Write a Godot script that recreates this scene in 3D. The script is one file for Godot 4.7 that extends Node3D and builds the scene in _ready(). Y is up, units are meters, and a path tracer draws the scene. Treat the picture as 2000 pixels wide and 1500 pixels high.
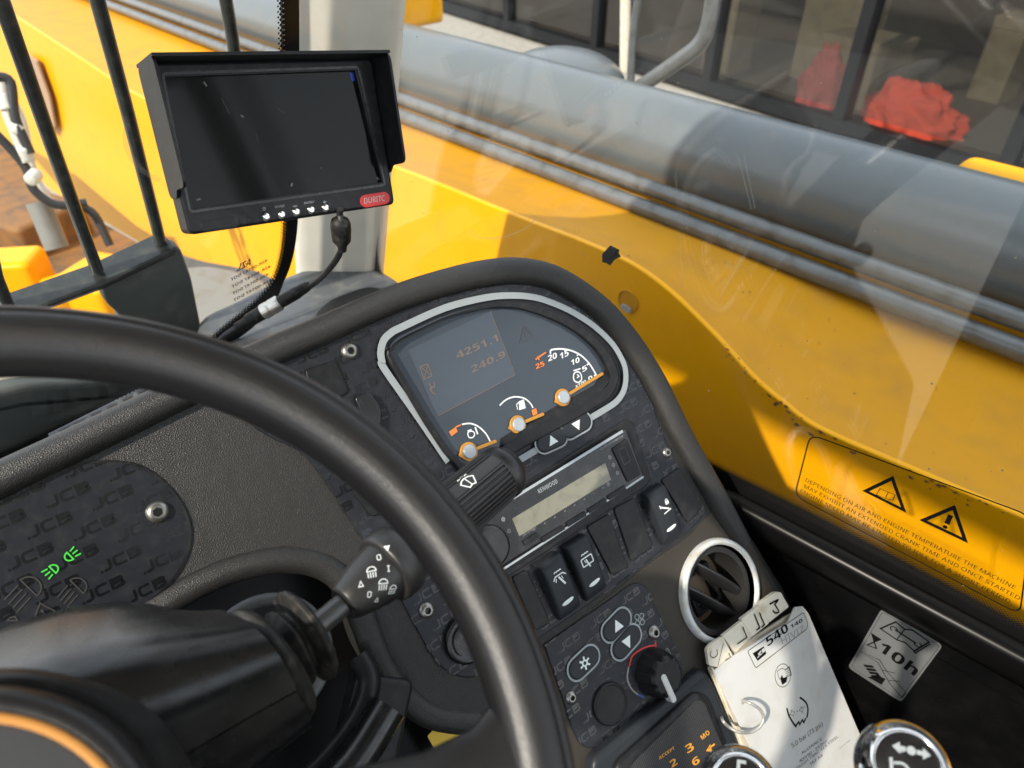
extends Node3D
# Cab of a yellow telescopic handler: the dashboard seen from the driver's seat, the boom beside the side window.

var M := {}                                   # materials by name
var taken := {}                               # names already used at top level
const UP := Vector3.UP

# ---------------------------------------------------------------- meshes
class Sheet:
	var v := PackedVector3Array()
	var n := PackedVector3Array()
	var ix := PackedInt32Array()
	func mesh() -> ArrayMesh:
		var a := []
		a.resize(Mesh.ARRAY_MAX)
		a[Mesh.ARRAY_VERTEX] = v
		a[Mesh.ARRAY_NORMAL] = n
		a[Mesh.ARRAY_INDEX] = ix
		var m := ArrayMesh.new()
		m.add_surface_from_arrays(Mesh.PRIMITIVE_TRIANGLES, a)
		return m
	func tri(a: int, b: int, c: int) -> void:
		# wound clockwise as seen from the side its normals point to
		if (v[b] - v[a]).cross(v[c] - v[a]).dot(n[a] + n[b] + n[c]) > 0.0:
			ix.append_array([a, c, b])
		else:
			ix.append_array([a, b, c])
	# rows of points; face: Vector3 the normals should lean to, or null to point away from the middle
	func grid(rows: Array, wrap := false, face = null, wrap_rows := false) -> void:
		var h := rows.size()
		var w: int = rows[0].size()
		var at := v.size()
		var mid := Vector3.ZERO
		var ns := PackedVector3Array()
		for r in rows:
			for p in r:
				mid += p
		mid /= float(h * w)
		var lean := 0.0
		for i in h:
			for j in w:
				var a: Vector3 = rows[i][(j - 1 + w) % w] if wrap else rows[i][maxi(j - 1, 0)]
				var b: Vector3 = rows[i][(j + 1) % w] if wrap else rows[i][mini(j + 1, w - 1)]
				var c: Vector3 = rows[(i - 1 + h) % h][j] if wrap_rows else rows[maxi(i - 1, 0)][j]
				var d: Vector3 = rows[(i + 1) % h][j] if wrap_rows else rows[mini(i + 1, h - 1)][j]
				var q: Vector3 = (b - a).cross(d - c)
				if q.length() < 1e-14:
					q = Vector3.ZERO
				else:
					q = q.normalized()
				ns.append(q)
				lean += q.dot(face if face != null else (rows[i][j] - mid).normalized())
		var s := 1.0 if lean >= 0.0 else -1.0
		for i in h:
			for j in w:
				v.append(rows[i][j])
				var q := ns[i * w + j] * s
				if q == Vector3.ZERO:
					q = ns[(i + 1 if i + 1 < h else i - 1) * w + j] * s
				if q == Vector3.ZERO:
					q = Vector3.UP
				n.append(q)
		for i in (h if wrap_rows else h - 1):
			for j in (w if wrap else w - 1):
				var a := at + i * w + j
				var b := at + i * w + (j + 1) % w
				var c := at + ((i + 1) % h) * w + (j + 1) % w
				var d := at + ((i + 1) % h) * w + j
				tri(a, b, c)
				tri(a, c, d)
	func flat(p: PackedVector3Array, tris: PackedInt32Array, up: Vector3) -> void:
		var at := v.size()
		for q in p:
			v.append(q)
			n.append(up)
		for k in range(0, tris.size(), 3):
			tri(at + tris[k], at + tris[k + 1], at + tris[k + 2])
	func fill(poly: PackedVector2Array, z: float, up := 1.0) -> void:
		var t := Geometry2D.triangulate_polygon(poly)
		if t.is_empty():
			print("no triangles for ", poly.size(), " corners at ", poly[0])
		var p := PackedVector3Array()
		for q in poly:
			p.append(Vector3(q.x, q.y, z))
		flat(p, t, Vector3(0, 0, up))
	func box(c: Vector3, s: Vector3) -> void:
		for k in 3:
			for e in [-1.0, 1.0]:
				var up := Vector3.ZERO
				up[k] = e
				var a := Vector3.ZERO
				a[(k + 1) % 3] = s[(k + 1) % 3] / 2
				var b := Vector3.ZERO
				b[(k + 2) % 3] = s[(k + 2) % 3] / 2
				var o := c + up * s[k] / 2
				flat(PackedVector3Array([o - a - b, o + a - b, o + a + b, o - a + b]), PackedInt32Array([0, 1, 2, 0, 2, 3]), up)
	# a flat strip of width w along pts at height z
	func ribbon(pts, w: float, closed := false, z := 0.0002) -> void:
		var k: int = pts.size()
		var rows := [PackedVector3Array(), PackedVector3Array()]
		for i in k:
			var a: Vector2 = pts[(i - 1 + k) % k] if closed else pts[maxi(i - 1, 0)]
			var b: Vector2 = pts[i]
			var c: Vector2 = pts[(i + 1) % k] if closed else pts[mini(i + 1, k - 1)]
			var d0 := (b - a).normalized() if a != b else (c - b).normalized()
			var d1 := (c - b).normalized() if c != b else d0
			var m := (d0 + d1).normalized().orthogonal()
			var long: float = 1.0 / maxf(0.5, m.dot(d0.orthogonal()))
			rows[0].append(Vector3(b.x + m.x * w * long / 2, b.y + m.y * w * long / 2, z))
			rows[1].append(Vector3(b.x - m.x * w * long / 2, b.y - m.y * w * long / 2, z))
		if closed:
			rows[0].append(rows[0][0])
			rows[1].append(rows[1][0])
		grid(rows, false, Vector3(0, 0, 1))
	# a prism on poly from z0 to z1 with a rounded upper edge; hole: a second outline cut through
	func slab(poly: PackedVector2Array, z0: float, z1: float, round_by := 0.0, hole := PackedVector2Array(), hole_to := 0.0) -> void:
		var p := poly.duplicate()
		if Geometry2D.is_polygon_clockwise(p):
			p.reverse()
		var levels := [Vector2(0, z0), Vector2(0, z1 - round_by)]
		if round_by > 0.0:
			for k in range(1, 5):
				var a := k * PI / 8
				levels.append(Vector2(round_by * (1 - cos(a)), z1 - round_by + round_by * sin(a)))
		else:
			levels[1].y = z1
		var k := p.size()
		var inward := PackedVector2Array()
		for i in k:
			var e := ((p[i] - p[i - 1]).normalized() + (p[(i + 1) % k] - p[i]).normalized()).normalized()
			inward.append(Vector2(-e.y, e.x))
		var rows := []
		for l in levels:
			var r := PackedVector3Array()
			for i in k:
				r.append(Vector3(p[i].x + inward[i].x * l.x, p[i].y + inward[i].y * l.x, l.y))
			rows.append(r)
		# sharp corners of the outline get edges of their own
		var sharp := []
		for i in k:
			if (p[i] - p[i - 1]).normalized().dot((p[(i + 1) % k] - p[i]).normalized()) < 0.8:
				sharp.append(i)
		if sharp.is_empty():
			grid(rows, true)
		else:
			for s in sharp.size():
				var from: int = sharp[s]
				var to: int = sharp[(s + 1) % sharp.size()]
				var many := (to - from + k) % k
				if many == 0:
					many = k
				var part := []
				var lean := Vector3.ZERO
				for r in rows:
					var q := PackedVector3Array()
					for j in many + 1:
						q.append(r[(from + j) % k])
						lean -= Vector3(inward[(from + j) % k].x, inward[(from + j) % k].y, 0)
					part.append(q)
				grid(part, false, lean.normalized())
		var top := PackedVector2Array()
		for q in rows[-1]:
			top.append(Vector2(q.x, q.y))
		if hole.is_empty():
			fill(top, z1)
		else:
			var h := hole.duplicate()
			var mid := Vector2.ZERO
			for q in h:
				mid += q / h.size()
			for side in 2:
				var x0 := mid.x if side else mid.x - 9.0
				var half := PackedVector2Array([Vector2(x0, -9), Vector2(x0 + 9.0, -9), Vector2(x0 + 9.0, 9), Vector2(x0, 9)])
				for g in Geometry2D.intersect_polygons(top, half):
					for q in Geometry2D.clip_polygons(g, h):
						fill(q, z1)
			var wall := [PackedVector3Array(), PackedVector3Array()]
			var c := Vector2.ZERO
			for q in h:
				c += q / h.size()
				wall[0].append(Vector3(q.x, q.y, z1))
				wall[1].append(Vector3(q.x, q.y, hole_to))
			grid(wall, true)
	func lathe(profile: Array, segs := 48, o := Vector3.ZERO) -> void:
		var rows := []
		for q in profile:
			var r := PackedVector3Array()
			for k in segs:
				r.append(o + Vector3(q.x * cos(TAU * k / segs), q.x * sin(TAU * k / segs), q.y))
			rows.append(r)
		grid(rows, true)
	func disc(r: float, z: float, segs := 48, o := Vector3.ZERO) -> void:
		var p := PackedVector2Array()
		for k in segs:
			p.append(Vector2(o.x + r * cos(TAU * k / segs), o.y + r * sin(TAU * k / segs)))
		fill(p, z + o.z)
	func tube(path, r, segs := 12, closed := false) -> void:
		var k: int = path.size()
		var rows := []
		var side := Vector3.ZERO
		for i in k:
			var a: Vector3 = path[(i - 1 + k) % k] if closed else path[maxi(i - 1, 0)]
			var b: Vector3 = path[(i + 1) % k] if closed else path[mini(i + 1, k - 1)]
			var t := (b - a).normalized()
			if side == Vector3.ZERO:
				side = t.cross(Vector3(0.31, 0.87, 0.39)).normalized()
			side = (side - t * side.dot(t)).normalized()
			var up := t.cross(side)
			var q := PackedVector3Array()
			var rad: float = r[i] if r is Array or r is PackedFloat32Array else r
			for j in segs:
				q.append(path[i] + (side * cos(TAU * j / segs) + up * sin(TAU * j / segs)) * rad)
			rows.append(q)
		grid_tube(rows, closed)
		if not closed:
			for e in [0, k - 1]:
				var up: Vector3 = (path[e] - path[1 if e == 0 else k - 2]).normalized()
				var t := PackedInt32Array()
				for j in range(1, segs - 1):
					t.append_array([0, j, j + 1])
				flat(rows[e], t, up)
	# like grid, but the normals point away from the middle of each row
	func grid_tube(rows: Array, closed := false) -> void:
		var mid := Vector3.ZERO
		for p in rows[0]:
			mid += p / float(rows[0].size())
		var a: Vector3 = rows[0][1] - rows[0][rows[0].size() - 1]
		var b: Vector3 = rows[1][0] - rows[0][0]
		var first := a.cross(b)
		var at := n.size()
		grid(rows, true, null, closed)
		if n[at].dot(rows[0][0] - mid) < 0.0:
			for i in range(at, n.size()):
				n[i] = -n[i]
			# wind the triangles the other way round too
			var k := ix.size() - 1
			while k >= 2 and ix[k] >= at:
				var s := ix[k]
				ix[k] = ix[k - 1]
				ix[k - 1] = s
				k -= 3
	# lettering in the plane: from a to b along the foot of the line, up: the height of a capital
	func write(txt: String, a: Vector2, b: Vector2, up: Vector2, z := 0.0002, bold := true) -> void:
		var f := SystemFont.new()
		f.font_names = PackedStringArray(["Droid Sans"])
		f.font_weight = 700 if bold else 400
		var tm := TextMesh.new()
		tm.font = f
		tm.text = txt
		tm.font_size = 48
		tm.pixel_size = 0.01
		tm.depth = 0.01
		tm.curve_step = 1.5
		var s := tm.get_mesh_arrays()
		var p: PackedVector3Array = s[Mesh.ARRAY_VERTEX]
		var q: PackedVector3Array = s[Mesh.ARRAY_NORMAL]
		var t: PackedInt32Array = s[Mesh.ARRAY_INDEX] if s[Mesh.ARRAY_INDEX] != null else PackedInt32Array(range(p.size()))
		if p.is_empty():
			return
		var lo := Vector2(1e9, 1e9)
		var hi := -lo
		for c in p:
			lo = lo.min(Vector2(c.x, c.y))
			hi = hi.max(Vector2(c.x, c.y))
		var cap := 0.48 * 0.714
		var foot := lo.y
		if hi.y - lo.y > cap * 1.12:
			foot = hi.y - cap if not ("(" in txt) else lo.y + 0.48 * 0.15
		else:
			cap = hi.y - lo.y
		var at := v.size()
		for c in p:
			var g := a + (b - a) * ((c.x - lo.x) / (hi.x - lo.x)) + up * ((c.y - foot) / cap)
			v.append(Vector3(g.x, g.y, z))
			n.append(Vector3(0, 0, 1))
		for k in range(0, t.size(), 3):
			if q[t[k]].z > 0.5 and q[t[k + 1]].z > 0.5:
				tri(at + t[k], at + t[k + 1], at + t[k + 2])

func circle(c: Vector2, r: float, segs := 32, from := 0.0, to := TAU) -> PackedVector2Array:
	var p := PackedVector2Array()
	var whole := is_equal_approx(to - from, TAU)
	for k in (segs if whole else segs + 1):
		var a := from + (to - from) * k / segs
		p.append(c + Vector2(cos(a), sin(a)) * r)
	return p

# a smooth curve through the points
func curve(pts, closed := false, steps := 6) -> PackedVector2Array:
	var out := PackedVector2Array()
	var k: int = pts.size()
	for i in (k if closed else k - 1):
		var a: Vector2 = pts[(i - 1 + k) % k] if closed else pts[maxi(i - 1, 0)]
		var b: Vector2 = pts[i]
		var c: Vector2 = pts[(i + 1) % k]
		var d: Vector2 = pts[(i + 2) % k] if closed else pts[mini(i + 2, k - 1)]
		for s in steps:
			out.append(b.cubic_interpolate(c, a, d, float(s) / steps))
	if not closed:
		out.append(pts[k - 1])
	return out

func curve3(pts, steps := 6, closed := false) -> PackedVector3Array:
	var out := PackedVector3Array()
	var k: int = pts.size()
	for i in (k if closed else k - 1):
		var a: Vector3 = pts[(i - 1 + k) % k] if closed else pts[maxi(i - 1, 0)]
		var b: Vector3 = pts[i]
		var c: Vector3 = pts[(i + 1) % k]
		var d: Vector3 = pts[(i + 2) % k] if closed else pts[mini(i + 2, k - 1)]
		for s in steps:
			out.append(b.cubic_interpolate(c, a, d, float(s) / steps))
	if not closed:
		out.append(pts[k - 1])
	return out

# corners rounded by r
func soft(pts, r: float, steps := 5) -> PackedVector2Array:
	var out := PackedVector2Array()
	var k: int = pts.size()
	for i in k:
		var b: Vector2 = pts[i]
		var a: Vector2 = pts[(i - 1 + k) % k] - b
		var c: Vector2 = pts[(i + 1) % k] - b
		var d := minf(r, minf(a.length(), c.length()) * 0.48)
		var p := b + a.normalized() * d
		var q := b + c.normalized() * d
		for s in steps + 1:
			var t := float(s) / steps
			out.append(p.lerp(b, t).lerp(b.lerp(q, t), t))
	return out

func rect(c: Vector2, w: float, h: float, r := 0.0, steps := 5) -> PackedVector2Array:
	var p := [c + Vector2(-w, -h) / 2, c + Vector2(w, -h) / 2, c + Vector2(w, h) / 2, c + Vector2(-w, h) / 2]
	return soft(p, r, steps) if r > 0.0 else PackedVector2Array(p)

func lift(pts, z: float) -> PackedVector3Array:
	var out := PackedVector3Array()
	for p in pts:
		out.append(Vector3(p.x, p.y, z))
	return out

# a pill from a to b of half width r
func pill(a: Vector2, b: Vector2, r: float) -> PackedVector2Array:
	var t := (b - a).angle()
	var p := circle(b, r, 10, t - PI / 2, t + PI / 2)
	p.append_array(circle(a, r, 10, t + PI / 2, t + PI * 1.5))
	return p

# ---------------------------------------------------------------- objects
func numbered(called: String) -> String:
	var k: int = taken.get(called, 0)
	taken[called] = k + 1
	return called if k == 0 else "%s_%03d" % [called, k]

func thing(called: String, label: String, category: String, at := Vector3.ZERO, group := "") -> Node3D:
	var o := Node3D.new()
	o.name = numbered(called)
	add_child(o)
	o.position = at
	o.set_meta("label", label)
	o.set_meta("category", category)
	if group:
		o.set_meta("group", group)
	return o

func piece(called: String, sh, mat: Material, parent: Node3D, frame := Transform3D(), label := "") -> MeshInstance3D:
	var o := MeshInstance3D.new()
	o.mesh = sh.mesh() if sh is Sheet else sh
	o.material_override = mat
	var k := 0
	o.name = called
	while parent.has_node(NodePath(o.name)):
		k += 1
		o.name = "%s_%03d" % [called, k]
	parent.add_child(o, true)
	o.global_transform = frame
	if label:
		o.set_meta("label", label)
	return o

func setting(called: String, sh: Sheet, mat: Material) -> MeshInstance3D:
	var o := piece(called, sh, mat, self)
	o.set_meta("kind", "structure")
	return o

# ---------------------------------------------------------------- materials
func noise(freq: float, kind := 0, s := 1, oct := 3, size := 512, ramp := [], as_normal := false, bump := 4.0) -> NoiseTexture2D:
	var f := FastNoiseLite.new()
	f.seed = s
	f.frequency = freq
	f.noise_type = [FastNoiseLite.TYPE_SIMPLEX_SMOOTH, FastNoiseLite.TYPE_CELLULAR, FastNoiseLite.TYPE_PERLIN][kind]
	f.fractal_octaves = oct
	if kind == 1:
		f.cellular_return_type = FastNoiseLite.RETURN_DISTANCE
		f.fractal_type = FastNoiseLite.FRACTAL_NONE
	var t := NoiseTexture2D.new()
	t.width = size
	t.height = size
	t.seamless = true
	t.noise = f
	t.as_normal_map = as_normal
	t.bump_strength = bump
	if ramp:
		var g := Gradient.new()
		var at := PackedFloat32Array()
		var cs := PackedColorArray()
		for r in ramp:
			at.append(r[0])
			cs.append(r[1])
		g.offsets = at
		g.colors = cs
		t.color_ramp = g
	return t

func lin(r: float, g: float, b: float, a := 1.0) -> Color:
	var c := Color(r, g, b).linear_to_srgb()
	c.a = a
	return c

func mat(called: String, c: Color, rough: float, metal := 0.0) -> StandardMaterial3D:
	var m := StandardMaterial3D.new()
	m.resource_name = called
	m.albedo_color = c
	m.roughness = rough
	m.metallic = metal
	m.uv1_triplanar = true
	M[called] = m
	return m

# ---------------------------------------------------------------- frames: x along, y up the surface, z towards the driver
const DASH := Transform3D(Vector3(0.99452, 0.00000, 0.10453), Vector3(0.06719, 0.76604, -0.63927), Vector3(-0.08007, 0.64279, 0.76185), Vector3(0.38376, 1.60999, -0.32035))
const CLUSTER := Transform3D(Vector3(0.99452, 0.00000, 0.10453), Vector3(0.06719, 0.76604, -0.63927), Vector3(-0.08007, 0.64279, 0.76185), Vector3(0.38356, 1.61153, -0.31852))
const SIDE := Transform3D(Vector3(0.08450, 0.00000, 0.99642), Vector3(0.00000, 1.00000, 0.00000), Vector3(-0.99642, 0.00000, 0.08450), Vector3(0.60000, 1.49000, -0.10000))
const FRONT := Transform3D(Vector3(1.00000, 0.00000, 0.00000), Vector3(0.00000, 0.95630, 0.29237), Vector3(0.00000, -0.29237, 0.95630), Vector3(0.00000, 1.53000, -0.83600))
const BEAM := Transform3D(Vector3(0.00000, 0.00000, 1.00000), Vector3(0.00000, 1.00000, 0.00000), Vector3(-1.00000, 0.00000, 0.00000), Vector3(0.90000, 1.50000, 0.00000))
const SHOP := Transform3D(Vector3(-0.13715, 0.00000, 0.99055), Vector3(0.00000, 1.00000, 0.00000), Vector3(-0.99055, 0.00000, -0.13715), Vector3(6.83000, 0.00000, -7.25380))
const MON := Transform3D(Vector3(0.98443, -0.13355, 0.11426), Vector3(0.16407, 0.93140, -0.32493), Vector3(-0.06302, 0.33862, 0.93881), Vector3(0.30721, 1.86831, -0.61125))
const WHEEL := Transform3D(Vector3(0.99438, -0.00000, 0.10590), Vector3(0.08969, 0.53166, -0.84219), Vector3(-0.05630, 0.84696, 0.52867), Vector3(-0.07180, 1.84690, -0.16341))
const STALK := Transform3D(Vector3(-0.07495, 0.54688, -0.83385), Vector3(0.12766, 0.83458, 0.53589), Vector3(0.98898, -0.06629, -0.13236), Vector3(0.04721, 1.75298, -0.23184))

func _ready() -> void:
	var cam := Camera3D.new()
	cam.name = "camera"
	cam.transform = Transform3D(Basis(Vector3(0.714473, 0.000000, 0.699663), Vector3(0.434594, 0.783693, -0.443793), Vector3(-0.548322, 0.621148, 0.559928)), Vector3(0, 2.1, 0))
	add_child(cam)
	var lens := CameraAttributesPhysical.new()
	lens.frustum_focal_length = 22.19
	lens.frustum_focus_distance = 0.60
	lens.frustum_near = 0.02
	lens.frustum_far = 400.0
	lens.exposure_aperture = 7.2
	cam.fov = 56.8
	cam.attributes = lens
	cam.fov = 56.8
	cam.near = 0.02
	cam.far = 400.0
	var env := Environment.new()
	env.background_mode = Environment.BG_SKY
	var sky := ProceduralSkyMaterial.new()
	sky.sky_top_color = Color(0.63, 0.665, 0.70)
	sky.sky_horizon_color = Color(0.87, 0.88, 0.89)
	sky.sky_curve = 0.2
	sky.ground_bottom_color = Color(0.45, 0.43, 0.40)
	sky.ground_horizon_color = Color(0.75, 0.75, 0.74)
	sky.sun_angle_max = 8.0
	env.sky = Sky.new()
	env.sky.sky_material = sky
	env.background_energy_multiplier = 2.2
	env.tonemap_mode = Environment.TONE_MAPPER_LINEAR
	env.tonemap_exposure = 1.8
	env.sdfgi_enabled = true
	env.ssao_enabled = true
	env.ssil_enabled = true
	var we := WorldEnvironment.new()
	we.name = "environment"
	we.environment = env
	add_child(we)
	var sun := DirectionalLight3D.new()
	sun.name = "sun"
	sun.light_energy = 1.05
	sun.light_color = Color(1.0, 0.96, 0.9)
	sun.light_angular_distance = 1.2
	sun.shadow_enabled = true
	add_child(sun)
	sun.look_at_from_position(Vector3(-0.745, 0.655, 0.05) * 50.0, Vector3.ZERO)

	materials()
	yard()
	boom()
	cab()
	dashboard()
	column_and_wheel()
	loose_things()

func materials() -> void:
	var grain := noise(0.075, 1, 3, 1)
	var fine := noise(0.16, 0, 7, 3)
	var blotch := noise(0.012, 0, 11, 5)
	var dusty := func(c: Color, d: Color, s: int, f := 0.012) -> NoiseTexture2D:
		return noise(f, 0, s, 5, 512, [[0.0, c], [0.45, c], [0.75, c.lerp(d, 0.45)], [1.0, d]])
	var m := mat("grained_plastic", Color.WHITE, 0.44)
	m.albedo_texture = dusty.call(lin(0.019, 0.0185, 0.0175), lin(0.03, 0.0285, 0.026), 21)
	m.heightmap_enabled = true
	m.heightmap_texture = grain
	m.heightmap_scale = 0.05
	m.uv1_scale = Vector3.ONE * 30.0
	m = mat("dusty_grained_plastic", Color.WHITE, 0.62)
	m.albedo_color = lin(0.041, 0.036, 0.029)
	m.heightmap_enabled = true
	m.heightmap_texture = grain
	m.heightmap_scale = 0.02
	m.uv1_scale = Vector3.ONE * 19.0
	m = mat("leather_rubber", lin(0.0065, 0.0062, 0.007), 0.38)
	m.heightmap_enabled = true
	m.heightmap_texture = grain
	m.heightmap_scale = 0.014
	m.uv1_scale = Vector3.ONE * 42.0
	m = mat("facia", Color.WHITE, 0.42)
	m.albedo_texture = dusty.call(lin(0.016, 0.018, 0.023), lin(0.03, 0.03, 0.032), 23, 0.02)
	m.roughness_texture = noise(0.03, 0, 4, 4, 256, [[0.0, Color(0.75, 0.75, 0.75)], [1.0, Color(1, 1, 1)]])
	m.uv1_scale = Vector3.ONE * 9.0
	mat("facia_print", lin(0.0055, 0.006, 0.0075), 0.24)
	m = mat("smooth_black", Color.WHITE, 0.36)
	m.albedo_texture = dusty.call(lin(0.012, 0.0125, 0.014), lin(0.03, 0.029, 0.028), 24)
	m.uv1_scale = Vector3.ONE * 11.0
	m = mat("gloss_black", Color.WHITE, 0.16)
	m.albedo_texture = dusty.call(lin(0.008, 0.008, 0.009), lin(0.02, 0.019, 0.018), 25)
	m.roughness_texture = noise(0.02, 0, 5, 5, 512, [[0.0, Color(0.5, 0.5, 0.5)], [0.6, Color(0.7, 0.7, 0.7)], [1.0, Color(1, 1, 1)]])
	m.roughness = 0.38
	m.uv1_scale = Vector3.ONE * 6.0
	m = mat("rubber", Color.WHITE, 0.5)
	m.albedo_texture = dusty.call(lin(0.014, 0.014, 0.014), lin(0.09, 0.082, 0.062), 26)
	m.uv1_scale = Vector3.ONE * 14.0
	m = mat("key_rubber", lin(0.021, 0.024, 0.028), 0.4)
	mat("pale_print", lin(0.27, 0.30, 0.315), 0.5)
	mat("white_print", lin(0.72, 0.76, 0.76), 0.5)
	mat("black_print", lin(0.006, 0.006, 0.006), 0.6).metallic_specular = 0.15
	mat("grey_print", lin(0.25, 0.25, 0.25), 0.5)
	mat("orange_print", lin(0.80, 0.20, 0.035), 0.5)
	mat("keypad_orange", lin(0.75, 0.33, 0.03), 0.5)
	mat("red_print", lin(0.62, 0.03, 0.03), 0.4)
	mat("blue_print", lin(0.02, 0.05, 0.35), 0.4)
	mat("brown_segments", lin(0.14, 0.11, 0.09), 0.3)
	mat("faint_print", lin(0.055, 0.052, 0.05), 0.3)
	m = mat("green_lamp", lin(0.05, 0.5, 0.05), 0.4)
	m.emission_enabled = true
	m.emission = lin(0.06, 0.62, 0.05)
	m.emission_energy_multiplier = 0.16
	m = mat("dial_glass", lin(0.034, 0.044, 0.058), 0.13)
	m.metallic_specular = 0.45
	m.roughness_texture = noise(0.015, 0, 8, 5, 512, [[0.0, Color(0.5, 0.5, 0.5)], [1.0, Color(1, 1, 1)]])
	m.uv1_scale = Vector3.ONE * 6.0
	m = mat("lcd_glass", lin(0.046, 0.059, 0.077), 0.16)
	m = mat("screen_glass", lin(0.005, 0.006, 0.006), 0.1)
	m.metallic_specular = 0.3
	m.roughness_texture = noise(0.02, 0, 9, 5, 512, [[0.0, Color(0.6, 0.6, 0.6)], [1.0, Color(1, 1, 1)]])
	m.uv1_scale = Vector3.ONE * 8.0
	m = mat("radio_lcd", Color.WHITE, 0.3)
	m.albedo_texture = dusty.call(lin(0.21, 0.205, 0.155), lin(0.15, 0.145, 0.105), 27)
	m.uv1_scale = Vector3.ONE * 12.0
	mat("needle_gold", lin(0.50, 0.23, 0.03), 0.4, 0.2)
	mat("silver_paint", lin(0.36, 0.39, 0.41), 0.3, 0.25)
	m = mat("steel", lin(0.27, 0.26, 0.24), 0.34, 0.9)
	m = mat("chrome", lin(0.85, 0.86, 0.87), 0.05, 1.0)
	m.roughness_texture = noise(0.02, 0, 13, 4, 256, [[0.0, Color(0.5, 0.5, 0.5)], [1.0, Color(1, 1, 1)]])
	m.roughness = 0.12
	m = mat("vent_silver", Color.WHITE, 0.38, 0.1)
	m.albedo_texture = dusty.call(lin(0.55, 0.57, 0.57), lin(0.40, 0.34, 0.25), 28)
	m.uv1_scale = Vector3.ONE * 8.0
	m = mat("duct_brown", lin(0.20, 0.145, 0.095), 0.8)
	m = mat("card_white", Color.WHITE, 0.55)
	m.albedo_texture = dusty.call(lin(0.56, 0.56, 0.545), lin(0.52, 0.50, 0.45), 29)
	m.uv1_scale = Vector3.ONE * 5.0
	m = mat("card_cream", Color.WHITE, 0.6)
	m.albedo_texture = dusty.call(lin(0.68, 0.63, 0.52), lin(0.52, 0.43, 0.28), 30)
	m.uv1_scale = Vector3.ONE * 7.0
	m = mat("wire", lin(0.42, 0.42, 0.39), 0.4, 0.5)
	m = mat("sticker_grey", lin(0.15, 0.155, 0.155), 0.38, 0.2)
	for k in ["dusty_grained_plastic", "facia", "smooth_black", "key_rubber", "rubber"]:
		M[k].metallic_specular = 0.33
	# paint and metal outside
	m = mat("yellow_paint", Color.WHITE, 0.3)
	m.albedo_texture = dusty.call(lin(0.82, 0.375, 0.001), lin(0.76, 0.34, 0.004), 31)
	m.uv1_scale = Vector3.ONE * 1.3
	m.metallic_specular = 0.27
	m = mat("dusty_yellow", Color.WHITE, 0.5)
	m.metallic_specular = 0.3
	m.albedo_texture = dusty.call(lin(0.58, 0.265, 0.008), lin(0.46, 0.22, 0.03), 32)
	m.uv1_scale = Vector3.ONE * 1.1
	m = mat("boom_grey", Color.WHITE, 0.3)
	m.metallic_specular = 0.5
	m.albedo_texture = dusty.call(lin(0.108, 0.124, 0.128), lin(0.125, 0.132, 0.125), 33)
	m.uv1_scale = Vector3.ONE * 1.6
	m.heightmap_enabled = true
	m.heightmap_texture = fine
	m.heightmap_scale = 0.008
	m = mat("zinc_pipe", Color.WHITE, 0.33, 0.3)
	m.albedo_texture = noise(0.012, 0, 34, 5, 512, [[0.0, lin(0.15, 0.16, 0.162)], [0.6, lin(0.13, 0.137, 0.135)], [0.8, lin(0.10, 0.10, 0.09)], [1.0, lin(0.06, 0.055, 0.045)]])
	m.uv1_scale = Vector3.ONE * 3.0
	m = mat("cab_grey", Color.WHITE, 0.48)
	m.albedo_texture = dusty.call(lin(0.58, 0.565, 0.50), lin(0.50, 0.48, 0.41), 35, 0.008)
	m.uv1_scale = Vector3.ONE * 3.0
	m = mat("guard_black", Color.WHITE, 0.22)
	m.albedo_texture = dusty.call(lin(0.022, 0.026, 0.024), lin(0.07, 0.068, 0.058), 36)
	m.uv1_scale = Vector3.ONE * 6.0
	m = mat("dash_top_grey", Color.WHITE, 0.55)
	m.albedo_texture = dusty.call(lin(0.075, 0.082, 0.088), lin(0.15, 0.145, 0.13), 37)
	m.uv1_scale = Vector3.ONE * 5.0
	m = mat("mudguard_grey", Color.WHITE, 0.6)
	m.albedo_texture = dusty.call(lin(0.19, 0.19, 0.17), lin(0.15, 0.135, 0.10), 38)
	m.uv1_scale = Vector3.ONE * 2.0
	m = mat("rusty_orange", Color.WHITE, 0.7)
	m.albedo_texture = noise(0.02, 0, 39, 5, 512, [[0.0, lin(0.26, 0.115, 0.02)], [0.6, lin(0.18, 0.09, 0.03)], [1.0, lin(0.08, 0.055, 0.035)]])
	m.uv1_scale = Vector3.ONE * 1.0
	m = mat("hose_black", lin(0.02, 0.02, 0.02), 0.5)
	m = mat("fitting_white", lin(0.55, 0.55, 0.48), 0.5)
	m = mat("concrete", Color.WHITE, 0.85)
	m.albedo_texture = noise(0.02, 0, 40, 6, 1024, [[0.0, lin(0.29, 0.275, 0.235)], [0.5, lin(0.34, 0.32, 0.275)], [1.0, lin(0.40, 0.38, 0.33)]])
	m.uv1_scale = Vector3.ONE * 0.4
	m = mat("frame_dark", lin(0.010, 0.011, 0.013), 0.5)
	m.metallic_specular = 0.3
	m = mat("shop_floor", lin(0.06, 0.052, 0.042), 0.6)
	m = mat("shop_wall", lin(0.05, 0.042, 0.033), 0.8)
	m = mat("crate_tan", Color.WHITE, 0.8)
	m.albedo_texture = dusty.call(lin(0.17, 0.145, 0.085), lin(0.12, 0.10, 0.06), 41)
	m = mat("cloth_red", lin(0.62, 0.075, 0.035), 0.85)
	m = mat("cloth_maroon", lin(0.30, 0.06, 0.05), 0.85)
	m = mat("seat_cloth", lin(0.03, 0.03, 0.032), 0.9)
	m = mat("panel_black", Color.WHITE, 0.22)
	m.metallic_specular = 0.22
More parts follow.
